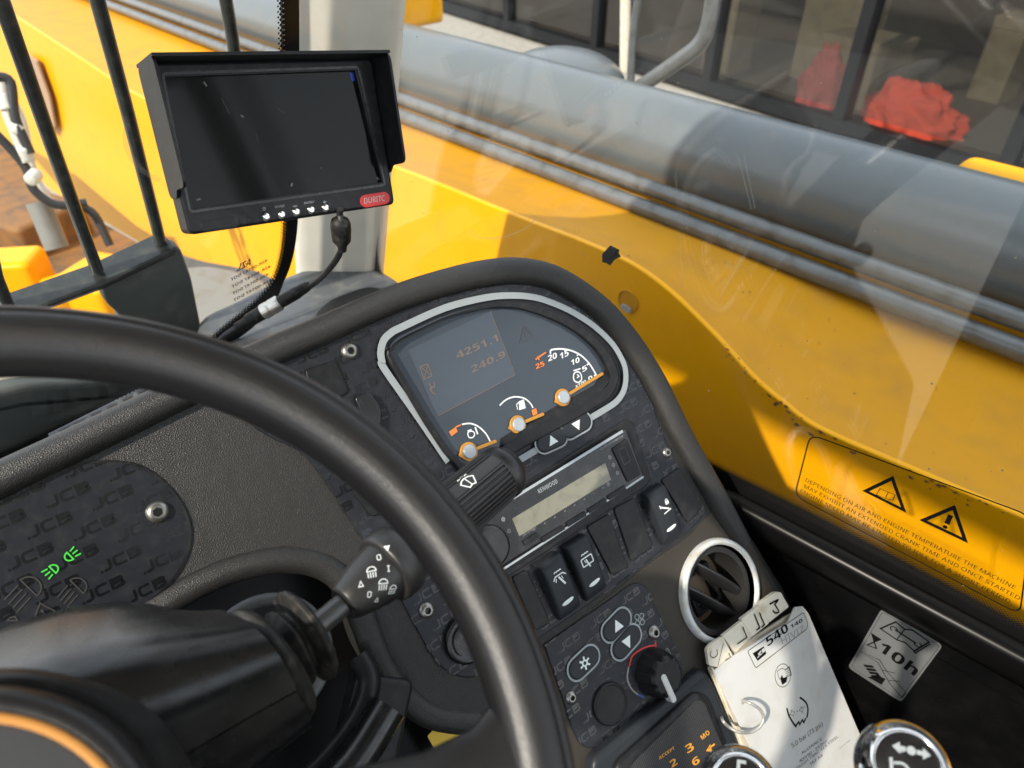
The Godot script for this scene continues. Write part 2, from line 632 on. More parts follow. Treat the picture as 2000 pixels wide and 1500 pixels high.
	m.albedo_texture = dusty.call(lin(0.003, 0.003, 0.0032), lin(0.006, 0.0058, 0.0055), 42)
	m.roughness_texture = noise(0.01, 0, 15, 5, 512, [[0.0, Color(0.6, 0.6, 0.6)], [1.0, Color(1, 1, 1)]])
	m.roughness = 0.36
	m.uv1_scale = Vector3.ONE * 3.0
	mat("frit_black", lin(0.006, 0.006, 0.006), 0.3)
	mat("tag_yellow", lin(0.75, 0.5, 0.04), 0.5)
	m = mat("pane", Color(0.2, 0.22, 0.2, 0.01), 0.02)
	m.transparency = BaseMaterial3D.TRANSPARENCY_ALPHA
	m.metallic_specular = 0.5
	m = mat("shop_pane", Color(0.06, 0.05, 0.04, 0.25), 0.06)
	m.transparency = BaseMaterial3D.TRANSPARENCY_ALPHA
	mat("trim_black", lin(0.003, 0.003, 0.003), 0.3).metallic_specular = 0.25
	mat("grip_black", lin(0.016, 0.016, 0.0165), 0.42)
	m = mat("shaft_grey", lin(0.09, 0.09, 0.09), 0.3, 0.5)
	m = mat("hub_grey", lin(0.045, 0.047, 0.05), 0.32)
	mat("nickel", lin(0.62, 0.60, 0.54), 0.3, 0.9)
	mat("vane_black", lin(0.016, 0.016, 0.016), 0.3)
	mat("scrap_grey", lin(0.045, 0.043, 0.04), 0.6)
	m = mat("rose_dust", lin(0.34, 0.23, 0.15), 0.7)
	m = mat("cowl_green", Color.WHITE, 0.5)
	m.albedo_texture = dusty.call(lin(0.085, 0.098, 0.09), lin(0.14, 0.145, 0.125), 51)
	m.uv1_scale = Vector3.ONE * 3.0
	mat("ring_orange", lin(0.50, 0.22, 0.045), 0.4)
	m = mat("scratch", lin(0.7, 0.68, 0.6, 0.2), 0.6)
	m.transparency = BaseMaterial3D.TRANSPARENCY_ALPHA
	m = mat("dried_mud", lin(0.35, 0.31, 0.22), 0.9)

# ---------------------------------------------------------------- outside
func yard() -> void:
	var s := Sheet.new()
	s.flat(PackedVector3Array([Vector3(-150, 0, -150), Vector3(150, 0, -150), Vector3(150, 0, 150), Vector3(-150, 0, 150)]), PackedInt32Array([0, 1, 2, 0, 2, 3]), UP)
	setting("ground", s, M.concrete)
	# shop front across the yard
	var b := thing("shop_building", "brown glazed shop front with dark window frames across the yard", "building", SHOP.origin)
	s = Sheet.new()
	s.box(Vector3(2, 1.6, -3.6), Vector3(24, 3.2, 0.15))
	s.box(Vector3(-10, 1.6, -1.85), Vector3(0.15, 3.2, 3.4))
	s.box(Vector3(14, 1.6, -1.85), Vector3(0.15, 3.2, 3.4))
	piece("wall", s, M.shop_wall, b, SHOP)
	s = Sheet.new()
	s.box(Vector3(2, 3.4, -1.8), Vector3(24.6, 0.3, 4.0))
	piece("roof", s, M.shop_wall, b, SHOP)
	s = Sheet.new()
	s.box(Vector3(2, 0.03, -1.85), Vector3(24, 0.06, 3.4))
	piece("floor", s, M.shop_floor, b, SHOP)
	s = Sheet.new()
	s.box(Vector3(2, 0.11, 0), Vector3(24, 0.11, 0.12))
	piece("bottom_rail", s, M.frame_dark, b, SHOP)
	s = Sheet.new()
	s.box(Vector3(2, 3.14, 0), Vector3(24, 0.16, 0.12))
	piece("top_rail", s, M.frame_dark, b, SHOP)
	var posts := [Vector2(-1.7832, -0.0276), Vector2(0.2852, 0.0694), Vector2(1.9069, 0.0985), Vector2(3.5126, 0.1162), Vector2(4.9330, 0.1059), Vector2(6.2584, 0.1143), Vector2(7.3081, 0.1237)]
	for p in posts:
		s = Sheet.new()
		s.box(Vector3(p.x, 1.62, 0.002), Vector3(0.10, 2.90, 0.13))
		piece("mullion", s, M.frame_dark, b, SHOP)
	for k in posts.size() - 1:
		s = Sheet.new()
		var w: float = posts[k + 1].x - posts[k].x - 0.13
		s.box(Vector3((posts[k].x + posts[k + 1].x) / 2, 1.64, 0), Vector3(w, 2.82, 0.012))
		piece("pane", s, M.shop_pane, b, SHOP)
	# the long shed on the other side of the yard, which the cab glass mirrors
	var shed := thing("yard_shed", "long dark clad shed on the far side of the yard behind the driver's door", "shed", Vector3(-8.2, 0, -1))
	s = Sheet.new()
	s.box(Vector3(-8.4, 1.5, -1), Vector3(0.3, 3.0, 22))
	piece("wall", s, M.shop_wall, shed)
	s = Sheet.new()
	s.box(Vector3(-8.5, 3.1, -1), Vector3(1.0, 0.16, 22.6))
	piece("roof", s, M.frame_dark, shed)
	# goods behind the glass
	var goods := func(called: String, at: Vector2, d: float, size: Vector3, m: String, label: String, cat: String) -> void:
		var o := SHOP * Vector3(at.x, 0.06, -d)
		var t := thing(called, label, cat, o)
		var q := Sheet.new()
		q.slab(rect(Vector2.ZERO, size.x, size.z, 0.03), 0.0, size.y * 0.86, 0.01)
		var up := Transform3D(SHOP.basis.x, -SHOP.basis.z, SHOP.basis.y, o)
		piece("body", q, M[m], t, up)
		q = Sheet.new()
		q.slab(rect(Vector2.ZERO, size.x * 1.03, size.z * 1.03, 0.03), size.y * 0.86 + 0.002, size.y, 0.01)
		piece("lid", q, M[m], t, up)
	var spots := [Vector2(4.4933, 0.2294), Vector2(3.9537, 0.6230), Vector2(5.2342, 0.3068), Vector2(3.0491, 0.2788), Vector2(3.7880, 0.3790)]
	goods.call("crate", spots[0], 0.9, Vector3(0.62, 0.55, 0.5), "crate_tan", "wide low tan crate beside the maroon sack behind the shop glass", "crate")
	goods.call("crate", spots[1], 1.3, Vector3(0.6, 1.7, 0.5), "crate_tan", "tall tan carton standing behind the shop glass left of the crate", "crate")
	goods.call("crate", spots[2], 2.0, Vector3(0.3, 0.7, 0.4), "crate_tan", "narrow tan box behind the red heap in the shop", "crate")
	goods.call("crate", spots[3], 0.8, Vector3(0.35, 1.2, 0.4), "crate_tan", "slim upright tan box next to the shop mullion near the grey pipe", "crate")
	var heap := func(called: String, at: Vector2, d: float, size: Vector3, m: String, label: String, sd: int) -> void:
		var f := FastNoiseLite.new()
		f.seed = sd
		f.frequency = 1.3
		var q := Sheet.new()
		var rows := []
		for i in 21:
			var r := PackedVector3Array()
			for j in 48:
				var a := TAU * j / 48
				var b2 := PI / 2 * i / 20.0
				var dir := Vector3(cos(a) * cos(b2), sin(b2), sin(a) * cos(b2))
				var k := 0.82 + 0.5 * absf(f.get_noise_3dv(dir * 0.8))
				r.append(Vector3(dir.x * size.x / 2, dir.y * size.y, dir.z * size.z / 2) * k)
			rows.append(r)
		q.grid(rows, true)
		var o := SHOP * Vector3(at.x, 0.06, -d)
		var h := piece(called, q, M[m], self, Transform3D(SHOP.basis, o))
		h.name = numbered(called)
		h.set_meta("label", label)
		h.set_meta("category", "cloth")
	var hs := [Vector2(5.2050, 0.1989), Vector2(4.3580, 0.2407)]
	heap.call("cloth_heap", hs[0], 0.6, Vector3(0.95, 0.34, 0.6), "cloth_red", "bright red crumpled cloth heaped on the shop floor", 5)
	heap.call("cloth_sack", hs[1], 0.55, Vector3(0.46, 0.5, 0.4), "cloth_maroon", "dull maroon sack on the shop floor beside a tan crate", 8)

func boom() -> void:
	var t := thing("telescopic_boom", "dark grey rounded boom lying along the side of the cab", "boom", Vector3(1.27, 1.515, -3))
	var s := Sheet.new()
	var rows := []
	for z in [-9.0, -6.0, -3.5, -2.0, -1.0, -0.4, 0.2, 1.0, 2.2]:
		var r := PackedVector3Array()
		for k in 72:
			var a := TAU * k / 72
			r.append(Vector3(1.42 + 0.105 * cos(a), 1.512 + 0.105 * sin(a), z))
		rows.append(r)
	s.grid_tube(rows)
	piece("boom_tube", s, M.boom_grey, t)
	for k in 2:
		s = Sheet.new()
		var path := PackedVector3Array()
		for z in [-9.0, -4.0, -2.0, -1.0, 0.0, 1.8]:
			path.append(Vector3([1.285, 1.262][k], [1.456, 1.418][k], z))
		s.tube(path, [0.0175, 0.019][k], 20)
		piece("boom_pipe", s, M.zinc_pipe, t)
	s = Sheet.new()
	s.box(Vector3(1.315, 1.40, -3.6), Vector3(0.04, 0.1, 10.8))
	piece("pipe_carrier", s, M.dusty_yellow, t)

	var c := thing("chassis_beam", "yellow steel chassis side plate with a cut down top edge beside the cab", "chassis", Vector3(0.9, 0.9, -1))
	var edge := curve([Vector2(-5.9466, -0.0163), Vector2(-4.2494, -0.1060), Vector2(-3.4538, -0.1510), Vector2(-2.8146, -0.1814), Vector2(-2.1396, -0.1439)], false, 5)
	edge.append_array(curve([Vector2(-1.6711, -0.0364), Vector2(-1.2792, -0.0097), Vector2(-0.9478, -0.0002), Vector2(-0.7599, 0.0079)], false, 5))
	edge.append_array(curve([Vector2(-0.6880, 0.0093), Vector2(-0.6199, 0.0058), Vector2(-0.5426, -0.0134), Vector2(-0.4450, -0.0559), Vector2(-0.3704, -0.0953), Vector2(-0.3118, -0.1145), Vector2(-0.2485, -0.1276), Vector2(-0.0995, -0.1164), Vector2(0.0260, -0.1054), Vector2(0.1796, -0.0879)], false, 6))
	var low := PackedVector2Array([Vector2(0.4867, -0.7337), Vector2(-0.3946, -0.9809), Vector2(-1.3508, -0.7604), Vector2(-1.7183, -0.5253), Vector2(-1.9878, -0.6084), Vector2(-2.2082, -0.6432), Vector2(-2.6922, -0.7957), Vector2(-3.4613, -1.0017), Vector2(-5.0277, -1.2056), Vector2(-5.9031, -1.1337), Vector2(-9.6425, -1.2707)])
	var poly := edge.duplicate()
	poly.append_array(low)
	s = Sheet.new()
	s.slab(poly, -0.010, 0.0, 0.003)
	piece("side_plate", s, M.yellow_paint, c, BEAM)
	rows = [PackedVector3Array(), PackedVector3Array(), PackedVector3Array(), PackedVector3Array(), PackedVector3Array()]
	for q in edge:
		var a := Vector3(0.9105, 1.5 + q.y, q.x)
		var far := Vector3(1.30, 1.395, q.x)
		for k in 5:
			var f: float = [0.0, 0.25, 0.5, 0.75, 1.0][k]
			var p := a.lerp(far, f)
			p.y += -0.02 * sin(PI * f) + (0.0 if k else -0.003)
			rows[k].append(p)
	s = Sheet.new()
	s.grid(rows, false, UP)
	piece("top_flange", s, M.dusty_yellow, c)
	paint_chips(c, edge)
	var hole := [Vector2(-0.6254, -0.0654), Vector2(-0.6072, -0.0574)]
	s = Sheet.new()
	var hr: float = hole[0].distance_to(hole[1])
	var ho := Vector3(hole[0].x, hole[0].y, 0.0005)
	s.lathe([Vector2(hr * 1.12, 0), Vector2(hr * 1.1, 0.002), Vector2(hr, 0.0025), Vector2(hr * 0.95, 0.0006)], 32, ho)
	s.disc(hr * 0.95, 0.0004, 32, ho)
	piece("pin_boss", s, M.dusty_yellow, c, BEAM)
	s = Sheet.new()
	s.slab(pill(hole[0] + Vector2(-hr * 0.3, -hr * 0.7), hole[0] + Vector2(hr * 0.3, -hr * 0.75), hr * 0.3), 0.0012, 0.006, 0.001)
	piece("pin_plate", s, M.wire, c, BEAM)

	# engine side beyond the boom
	var e := thing("engine_cover", "yellow engine cover showing in two places beyond the grey boom", "engine cover", Vector3(1.8, 1.2, 0))
	s = Sheet.new()
	s.slab(rect(Vector2(0.9, 0.55), 1.4, 1.04, 0.04), -0.3, 0.0, 0.02)
	piece("cover", s, M.yellow_paint, e, Transform3D(Vector3(0, 0, 1), Vector3(0, 1, 0), Vector3(-1, 0, 0), Vector3(1.75, 0.372, -0.66)))
	s = Sheet.new()
	s.slab(rect(Vector2(0, 0.3), 0.15, 0.6, 0.03), -0.3, 0.0, 0.015)
	piece("front_lamp_box", s, M.yellow_paint, e, Transform3D(Vector3(0, 0, 1), Vector3(0, 1, 0), Vector3(-1, 0, 0), Vector3(1.8500, 1.4147, -2.6944)))
	var g := thing("intake_dome", "low grey domed intake cap behind the boom", "intake cap", Vector3(1.7200, 1.4820, -1.5420))
	s = Sheet.new()
	var prof := []
	for k in 9:
		var a := k * PI / 2 / 8
		prof.append(Vector2(maxf(0.0, 0.20 * cos(a)), 0.10 * sin(a)))
	s.lathe(prof, 40)
	piece("dome", s, M.boom_grey, g, Transform3D(Vector3(1, 0, 0), Vector3(0, 0, -1), Vector3(0, 1, 0), g.position + Vector3(0, -0.02, 0)))
	s = Sheet.new()
	s.lathe([Vector2(0.2, -0.3), Vector2(0.2, -0.022)], 40)
	piece("body", s, M.boom_grey, g, Transform3D(Vector3(1, 0, 0), Vector3(0, 0, -1), Vector3(0, 1, 0), g.position))
	var rail := thing("hand_rail", "bent grey tube rail standing beyond the boom", "rail", Vector3(1.8500, 1.4825, -1.2980))
	s = Sheet.new()
	s.tube(curve3([Vector3(1.8500, 1.9415, -1.1563), Vector3(1.8500, 1.7997, -1.1358), Vector3(1.8500, 1.6928, -1.1296), Vector3(1.8500, 1.6215, -1.1480), Vector3(1.8500, 1.5553, -1.2217), Vector3(1.8500, 1.4839, -1.3134), Vector3(1.8500, 1.3706, -1.4648)], 8), 0.022, 14)
	piece("bent_tube", s, M.zinc_pipe, rail)
	s = Sheet.new()
	s.tube(curve3([Vector3(1.8500, 1.9297, -1.3784), Vector3(1.8500, 1.7507, -1.3702), Vector3(1.8500, 1.6450, -1.3776), Vector3(1.8500, 1.5477, -1.3761), Vector3(1.8500, 1.3702, -1.3607)], 6), 0.012, 14)
	piece("upright_tube", s, M.zinc_pipe, rail)
	s = Sheet.new()
	s.tube(PackedVector3Array([Vector3(1.9000, 1.9333, -1.4840), Vector3(1.9000, 1.4840, -1.4351)]), 0.016, 10)
	piece("upright_tube", s, M.card_cream, rail)

	# below the windscreen, in front of the cab
	var d := thing("front_chassis", "dirty orange front chassis deck seen low through the windscreen", "chassis", Vector3(0.5982, 0.8500, -3.0973))
	s = Sheet.new()
	var deck := PackedVector3Array([Vector3(0.5166, 0.8500, -5.3000), Vector3(0.6383, 0.8500, -4.2170), Vector3(0.6122, 0.8500, -3.4461), Vector3(0.7026, 0.8500, -2.6552), Vector3(0.6392, 0.8500, -2.3324), Vector3(0.3399, 0.8500, -2.1189), Vector3(-0.1142, 0.8500, -2.4904)])
	s.flat(deck, PackedInt32Array([0, 1, 6, 1, 2, 6, 2, 5, 6, 2, 3, 5, 3, 4, 5]), UP)
	piece("deck", s, M.rusty_orange, d)
	var blocks := [[Vector3(0.4461, 0.8800, -2.3150), 0.16, 0.12, 0.15], [Vector3(0.3582, 0.8800, -2.3579), 0.10, 0.10, 0.10], [Vector3(0.2438, 0.8800, -2.5351), 0.16, 0.16, 0.10], [Vector3(0.4271, 0.8800, -3.0527), 0.2, 0.1, 0.25]]
	for k in blocks.size():
		s = Sheet.new()
		s.slab(rect(Vector2.ZERO, blocks[k][1] * 1.4, blocks[k][3] * 1.4, 0.03), -0.1, blocks[k][2], 0.02)
		piece("bracket", s, M.yellow_paint if k < 3 else M.rusty_orange, d, Transform3D(Basis(UP, 0.5 + k) * Basis(Vector3.RIGHT, -PI / 2), blocks[k][0]))
	var plate := PackedVector2Array([Vector2(-4.1967, -0.2611), Vector2(-4.0077, -0.2595), Vector2(-4.0282, -0.4271), Vector2(-4.1396, -0.5885), Vector2(-4.2618, -0.6592), Vector2(-4.4332, -0.6424), Vector2(-4.3371, -0.3939)])
	s = Sheet.new()
	s.slab(soft(plate, 0.012), -0.01, 0.0, 0.003)
	piece("curved_plate", s, M.rose_dust, d, Transform3D(BEAM.basis, BEAM.origin + BEAM.basis.z * 0.03))
	var v := thing("valve_block", "pale hydraulic fittings and black hoses on the front chassis", "hydraulic valve", Vector3(0.5461, 1.0000, -3.3631))
	var lines := [[Vector3(0.4056, 1.5697, -2.3053), Vector3(0.3882, 1.5050, -2.2924), Vector3(0.3821, 1.4394, -2.2754), Vector3(0.3727, 1.3769, -2.2579), 0.014, "fitting_white"], [Vector3(0.4161, 1.5209, -2.3439), Vector3(0.4164, 1.4571, -2.3272), Vector3(0.3972, 1.3823, -2.3086), Vector3(0.3851, 1.3181, -2.2897), Vector3(0.3909, 1.2597, -2.2680), Vector3(0.4118, 1.2383, -2.2562), 0.012, "fitting_white"], [Vector3(0.3334, 1.4712, -2.2921), Vector3(0.3550, 1.4166, -2.2731), Vector3(0.3683, 1.3622, -2.2539), Vector3(0.3616, 1.3110, -2.2376), Vector3(0.3942, 1.2635, -2.2147), Vector3(0.4661, 1.2528, -2.1966), 0.012, "hose_black"], [Vector3(0.3874, 1.5941, -2.2620), Vector3(0.4140, 1.5783, -2.2536), Vector3(0.3895, 1.4974, -2.2378), Vector3(0.3853, 1.4107, -2.2133), 0.012, "hose_black"], [Vector3(0.3724, 1.2445, -2.3193), Vector3(0.3615, 1.1201, -2.2713), 0.032, "mudguard_grey"], [Vector3(0.4587, 1.2177, -2.2937), Vector3(0.4896, 1.1822, -2.2733), Vector3(0.4903, 1.0948, -2.2359), 0.012, "hose_black"]]
	for l in lines:
		s = Sheet.new()
		var pts: Array = l.slice(0, l.size() - 2)
		s.tube(curve3(pts, 5), l[-2], 12)
		piece("hydraulic_line", s, M[l[-1]], v)
	for p in [Vector3(0.3851, 1.5326, -2.2582), Vector3(0.3851, 1.4711, -2.2418), Vector3(0.3783, 1.4095, -2.2248), Vector3(0.3693, 1.3536, -2.2082)]:
		s = Sheet.new()
		s.lathe([Vector2(0.0002, 0.021), Vector2(0.015, 0.020), Vector2(0.018, 0.014), Vector2(0.018, -0.012), Vector2(0.013, -0.02), Vector2(0.0002, -0.021)], 10)
		piece("nut", s, M.fitting_white, v, Transform3D(Basis(UP, p.x * 40.0) * Basis(Vector3.RIGHT, p.y * 30.0), p))
	var mg := thing("mudguard", "pale grey front mudguard beyond the windscreen", "mudguard", Vector3(0.6159, 1.1000, -1.6887))
	s = Sheet.new()
	s.slab(soft(mudguard_outline(), 0.05), -0.03, 0.0, 0.015)
	piece("fender", s, M.mudguard_grey, mg, Transform3D(Vector3(1, 0, 0), Vector3(0, 0, -1), Vector3(0, 1, 0), Vector3(0, 1.1, 0)))

func mudguard_outline() -> Array:
	var out := []
	for p in [Vector3(0.5866, 1.1000, -1.9522), Vector3(0.6498, 1.1000, -1.9071), Vector3(0.7032, 1.1000, -1.7966), Vector3(0.7334, 1.1000, -1.6256), Vector3(0.7108, 1.1000, -1.3895), Vector3(0.3931, 1.1000, -1.3550), Vector3(0.2243, 1.1000, -1.2847), Vector3(-0.0664, 1.1000, -1.2640), Vector3(-0.1943, 1.1000, -1.4235), Vector3(-0.0806, 1.1000, -1.6497), Vector3(0.0644, 1.1000, -1.6769), Vector3(0.2683, 1.1000, -1.5296), Vector3(0.4252, 1.1000, -1.6692)]:
		out.append(Vector2(p.x, -p.z))
	return out

# flecks of missing paint along the top edge of the side plate
func paint_chips(c: Node3D, edge: PackedVector2Array) -> void:
	var rng := RandomNumberGenerator.new()
	rng.seed = 12
	var s := Sheet.new()
	for i in 70:
		var q := edge[rng.randi_range(edge.size() * 6 / 10, edge.size() - 8)]
		var o := q + Vector2(rng.randf_range(-0.02, 0.02), -0.0025 - 0.02 * pow(rng.randf(), 4.0))
		var r := 0.0008 + 0.0028 * pow(rng.randf(), 3.0)
		var p := PackedVector2Array()
		for k in 7:
			p.append(o + Vector2.from_angle(TAU * k / 7) * Vector2(r * 1.6, r) * rng.randf_range(0.55, 1.1))
		if o.y < q.y - 0.002:
			s.fill(p, 0.0003)
	piece("paint_chip", s, M.rusty_orange, c, BEAM).set_meta("kind", "stuff")
	s = Sheet.new()
	for i in 90:
		var q := edge[rng.randi_range(edge.size() * 4 / 10, edge.size() - 8)]
		var f := 0.05 + 0.7 * rng.randf()
		var o := Vector3(0.9105, 1.5 + q.y, q.x + rng.randf_range(-0.03, 0.03)).lerp(Vector3(1.30, 1.395, q.x), f)
		o.y += -0.02 * sin(PI * f) + 0.0012
		var r := 0.0005 + 0.0014 * pow(rng.randf(), 4.0)
		s.flat(PackedVector3Array([o + Vector3(-r, 0, 0), o + Vector3(0, 0, -r * 2), o + Vector3(r, 0, 0), o + Vector3(0, 0, r * 1.5)]), PackedInt32Array([0, 1, 2, 0, 2, 3]), UP)
	piece("grit", s, M.hose_black, c).set_meta("kind", "stuff")

# ---------------------------------------------------------------- the cab
func cab() -> void:
	var c := thing("cab", "telescopic handler cab with grey corner pillar, black frame and large windows", "vehicle cab", Vector3(0, 0.75, 0))
	# corner pillar between windscreen and side window, raked backwards
	var s := Sheet.new()
	var a := Vector3(0.440, 1.54, -0.944)
	var b := Vector3(0.534, 1.54, -0.846)
	var along := (b - a).normalized()
	var deep := Vector3(along.z, 0, -along.x).normalized() * -1.0
	if deep.z > 0.0:
		deep = -deep
	var w := a.distance_to(b)
	var sec := soft([Vector2(0, 0), Vector2(w, 0), Vector2(w, 0.09), Vector2(0, 0.09)], 0.028, 6)
	var rows := []
	for y in [-0.1, 0.1, 0.3, 0.5, 0.7, 0.96]:
		var o: Vector3 = a + Vector3(0, y, y * 0.293)
		var r := PackedVector3Array()
		for q in sec:
			r.append(o + along * q.x + deep * q.y)
		rows.append(r)
	s.grid_tube(rows)
	piece("corner_pillar", s, M.cab_grey, c)
	# rubber seal between it and the side window
	s = Sheet.new()
	s.tube(PackedVector3Array([b + Vector3(0.012, -0.1, -0.06), b + Vector3(0.012, 0.96, 0.22)]), 0.014, 10)
	piece("pillar_seal", s, M.rubber, c)

	# windscreen with its printed black border
	s = Sheet.new()
	s.flat(PackedVector3Array([Vector3(-0.62, -0.05, 0), Vector3(0.455, -0.05, 0), Vector3(0.455, 0.95, 0), Vector3(-0.62, 0.95, 0)]), PackedInt32Array([0, 1, 2, 0, 2, 3]), Vector3(0, 0, 1))
	var ws := piece("windscreen", s, M.pane, c, FRONT)
	var inner := curve([Vector2(-0.0554, -0.0057), Vector2(-0.0082, -0.0038), Vector2(0.0650, -0.0014), Vector2(0.1519, 0.0009), Vector2(0.2150, 0.0167), Vector2(0.2683, 0.0479), Vector2(0.3142, 0.0704), Vector2(0.3442, 0.0940), Vector2(0.3602, 0.1273), Vector2(0.3690, 0.1747), Vector2(0.3719, 0.2285), Vector2(0.3750, 0.3172), Vector2(0.3776, 0.4041), Vector2(0.3788, 0.4688), Vector2(0.3798, 0.5253), Vector2(0.3814, 0.5788), Vector2(0.3826, 0.6227)], false, 5)
	var outer := PackedVector2Array()
	for q in inner:
		outer.append(Vector2(q.x, q.y))
	s = Sheet.new()
	var band := [PackedVector3Array(), PackedVector3Array()]
	var k := inner.size()
	for i in k:
		var t := (inner[mini(i + 1, k - 1)] - inner[maxi(i - 1, 0)]).normalized()
		var out := Vector2(t.y, -t.x)
		band[0].append(Vector3(inner[i].x, inner[i].y, 0.002))
		var wide := lerpf(0.055, 0.017, clampf(out.x * 1.2, 0.0, 1.0))
		band[1].append(Vector3(inner[i].x + out.x * wide, inner[i].y + out.y * wide, 0.002))
	s.grid(band, false, Vector3(0, 0, 1))
	piece("printed_border", s, M.frit_black, ws, FRONT)
	piece("border_dots", dots(inner, 0.0052, 3, 0.002), M.frit_black, ws, FRONT).set_meta("kind", "stuff")
	s = Sheet.new()
	var gm := [Vector2(0.2995, 0.1369), Vector2(0.3192, 0.1398), Vector2(0.2956, 0.1249), Vector2(0.3419, 0.0912), Vector2(0.2921, 0.1106), Vector2(0.3365, 0.0769), Vector2(0.2891, 0.1013), Vector2(0.3285, 0.0695)]
	s.write("AZL", gm[1] , gm[0], (gm[0] - gm[2]) * 0.9)
	for j in 4:
		s.write("43R-00147 DOT", gm[2] + Vector2(0.002 + 0.004 * (j % 2), -0.012 * j) + Vector2(0.045, 0.01), gm[2] + Vector2(-0.004, -0.012 * j), Vector2(0, 0.005))
	piece("glass_mark", s, M.faint_print, ws, FRONT)
	s = Sheet.new()
	for q in [[Vector2(0.2123, 0.3669), Vector2(0.2078, 0.3563), Vector2(0.2062, 0.3414), Vector2(0.2098, 0.3255), Vector2(0.2184, 0.3098), Vector2(0.2302, 0.2973)]]:
		s.ribbon(curve(q, false, 4), 0.005, false, 0.0)
	piece("wipe_smear", s, M.scratch, ws, Transform3D(FRONT.basis, FRONT.origin + FRONT.basis.z * 0.002))

	# side window
	s = Sheet.new()
	s.flat(PackedVector3Array([Vector3(-0.80, -0.06, 0), Vector3(0.75, -0.06, 0), Vector3(0.75, 1.05, 0), Vector3(-0.50, 1.05, 0)]), PackedInt32Array([0, 1, 2, 0, 2, 3]), Vector3(0, 0, 1))
	s.flat(PackedVector3Array([Vector3(-0.80, -0.06, -0.005), Vector3(0.75, -0.06, -0.005), Vector3(0.75, 1.05, -0.005), Vector3(-0.50, 1.05, -0.005)]), PackedInt32Array([0, 1, 2, 0, 2, 3]), Vector3(0, 0, -1))
	var sw := piece("side_window", s, M.pane, c, SIDE)
	var sill := curve([Vector2(-0.7302, 0.2052), Vector2(-0.7395, 0.1473), Vector2(-0.7484, 0.0850), Vector2(-0.7423, 0.0514), Vector2(-0.7192, 0.0307), Vector2(-0.6829, 0.0211), Vector2(-0.5733, 0.0137), Vector2(-0.3829, 0.0120), Vector2(-0.1625, 0.0148), Vector2(-0.0335, 0.0169), Vector2(0.0726, 0.0154), Vector2(0.1656, 0.0123), Vector2(0.2844, 0.0094)], false, 5)
	s = Sheet.new()
	band = [PackedVector3Array(), PackedVector3Array()]
	k = sill.size()
	for i in k:
		var t := (sill[mini(i + 1, k - 1)] - sill[maxi(i - 1, 0)]).normalized()
		var out := Vector2(t.y, -t.x)
		band[0].append(Vector3(sill[i].x, sill[i].y, 0.002))
		band[1].append(Vector3(sill[i].x + out.x * 0.06, sill[i].y + out.y * 0.06, 0.002))
	s.grid(band, false, Vector3(0, 0, 1))
	piece("printed_border", s, M.frit_black, sw, SIDE)
	piece("border_dots", dots(sill, 0.0033, 7, 0.002), M.frit_black, sw, SIDE).set_meta("kind", "stuff")
	warning_label(sw)
	glass_dirt(sw)

	# black panel below the side window
	var panel := Transform3D(SIDE.basis, SIDE.origin + SIDE.basis.z * 0.004)
	s = Sheet.new()
	s.slab(soft([Vector2(-0.72, -0.75), Vector2(0.75, -0.75), Vector2(0.75, -0.008), Vector2(-0.72, -0.008)], 0.006), -0.02, 0.0, 0.003)
	var sp := piece("side_panel", s, M.panel_black, c, panel)
	s = Sheet.new()
	var trim := [PackedVector3Array(), PackedVector3Array()]
	var prof := [Vector2(0.0, -0.002), Vector2(0.006, 0.002), Vector2(0.016, 0.0015), Vector2(0.023, -0.005), Vector2(0.025, -0.022), Vector2(0.021, -0.036), Vector2(0.008, -0.042), Vector2(0.0, -0.046)]
	rows = []
	for q in prof:
		rows.append(PackedVector3Array([Vector3(-0.72, q.y, q.x), Vector3(-0.3, q.y, q.x), Vector3(0.2, q.y, q.x), Vector3(0.75, q.y, q.x)]))
	s.grid(rows, false, Vector3(0, 0.3, 1))
	piece("sill_trim", s, M.trim_black, c, panel)
	s = Sheet.new()
	s.ribbon([Vector2(-0.72, -0.086), Vector2(0.0, -0.084), Vector2(0.75, -0.08)], 0.003, false, 0.0008)
	piece("panel_fold", s, M.panel_black, sp, panel)

	# the rest of the shell: roof, floor, rear and left side with its open doorway
	s = Sheet.new()
	s.box(Vector3(0.07, 2.60, 0.02), Vector3(1.16, 0.06, 1.5))
	piece("roof", s, M.cab_grey, c)
	s = Sheet.new()
	s.box(Vector3(0.07, 0.73, -0.05), Vector3(1.16, 0.05, 1.9))
	piece("floor", s, M.rubber, c)
	s = Sheet.new()
	s.box(Vector3(0.07, 1.1, 0.78), Vector3(1.16, 0.7, 0.05))
	piece("rear_wall", s, M.panel_black, c)
	for x in [-0.50, 0.62]:
		s = Sheet.new()
		s.box(Vector3(x, 1.65, 0.74), Vector3(0.07, 1.8, 0.07))
		piece("rear_pillar", s, M.cab_grey, c)
	s = Sheet.new()
	s.tube(PackedVector3Array([Vector3(-0.53, 0.76, -0.93), Vector3(-0.53, 1.5, -0.90), Vector3(-0.53, 2.57, -0.62)]), 0.035, 16)
	piece("corner_pillar", s, M.cab_grey, c)
	s = Sheet.new()
	s.box(Vector3(-0.06, 1.11, -0.96), Vector3(1.1, 0.70, 0.03))
	piece("front_wall", s, M.panel_black, c)

	# lower body panels either side of the open doorway
	s = Sheet.new()
	s.slab(rect(Vector2(-0.64, 1.15), 0.60, 0.80, 0.04), -0.03, 0.0, 0.01)
	var doorway := Transform3D(Vector3(0, 0, 1), Vector3(0, 1, 0), Vector3(-1, 0, 0), Vector3(-0.52, 0, 0))
	piece("front_quarter_panel", s, M.panel_black, c, doorway)
	s = Sheet.new()
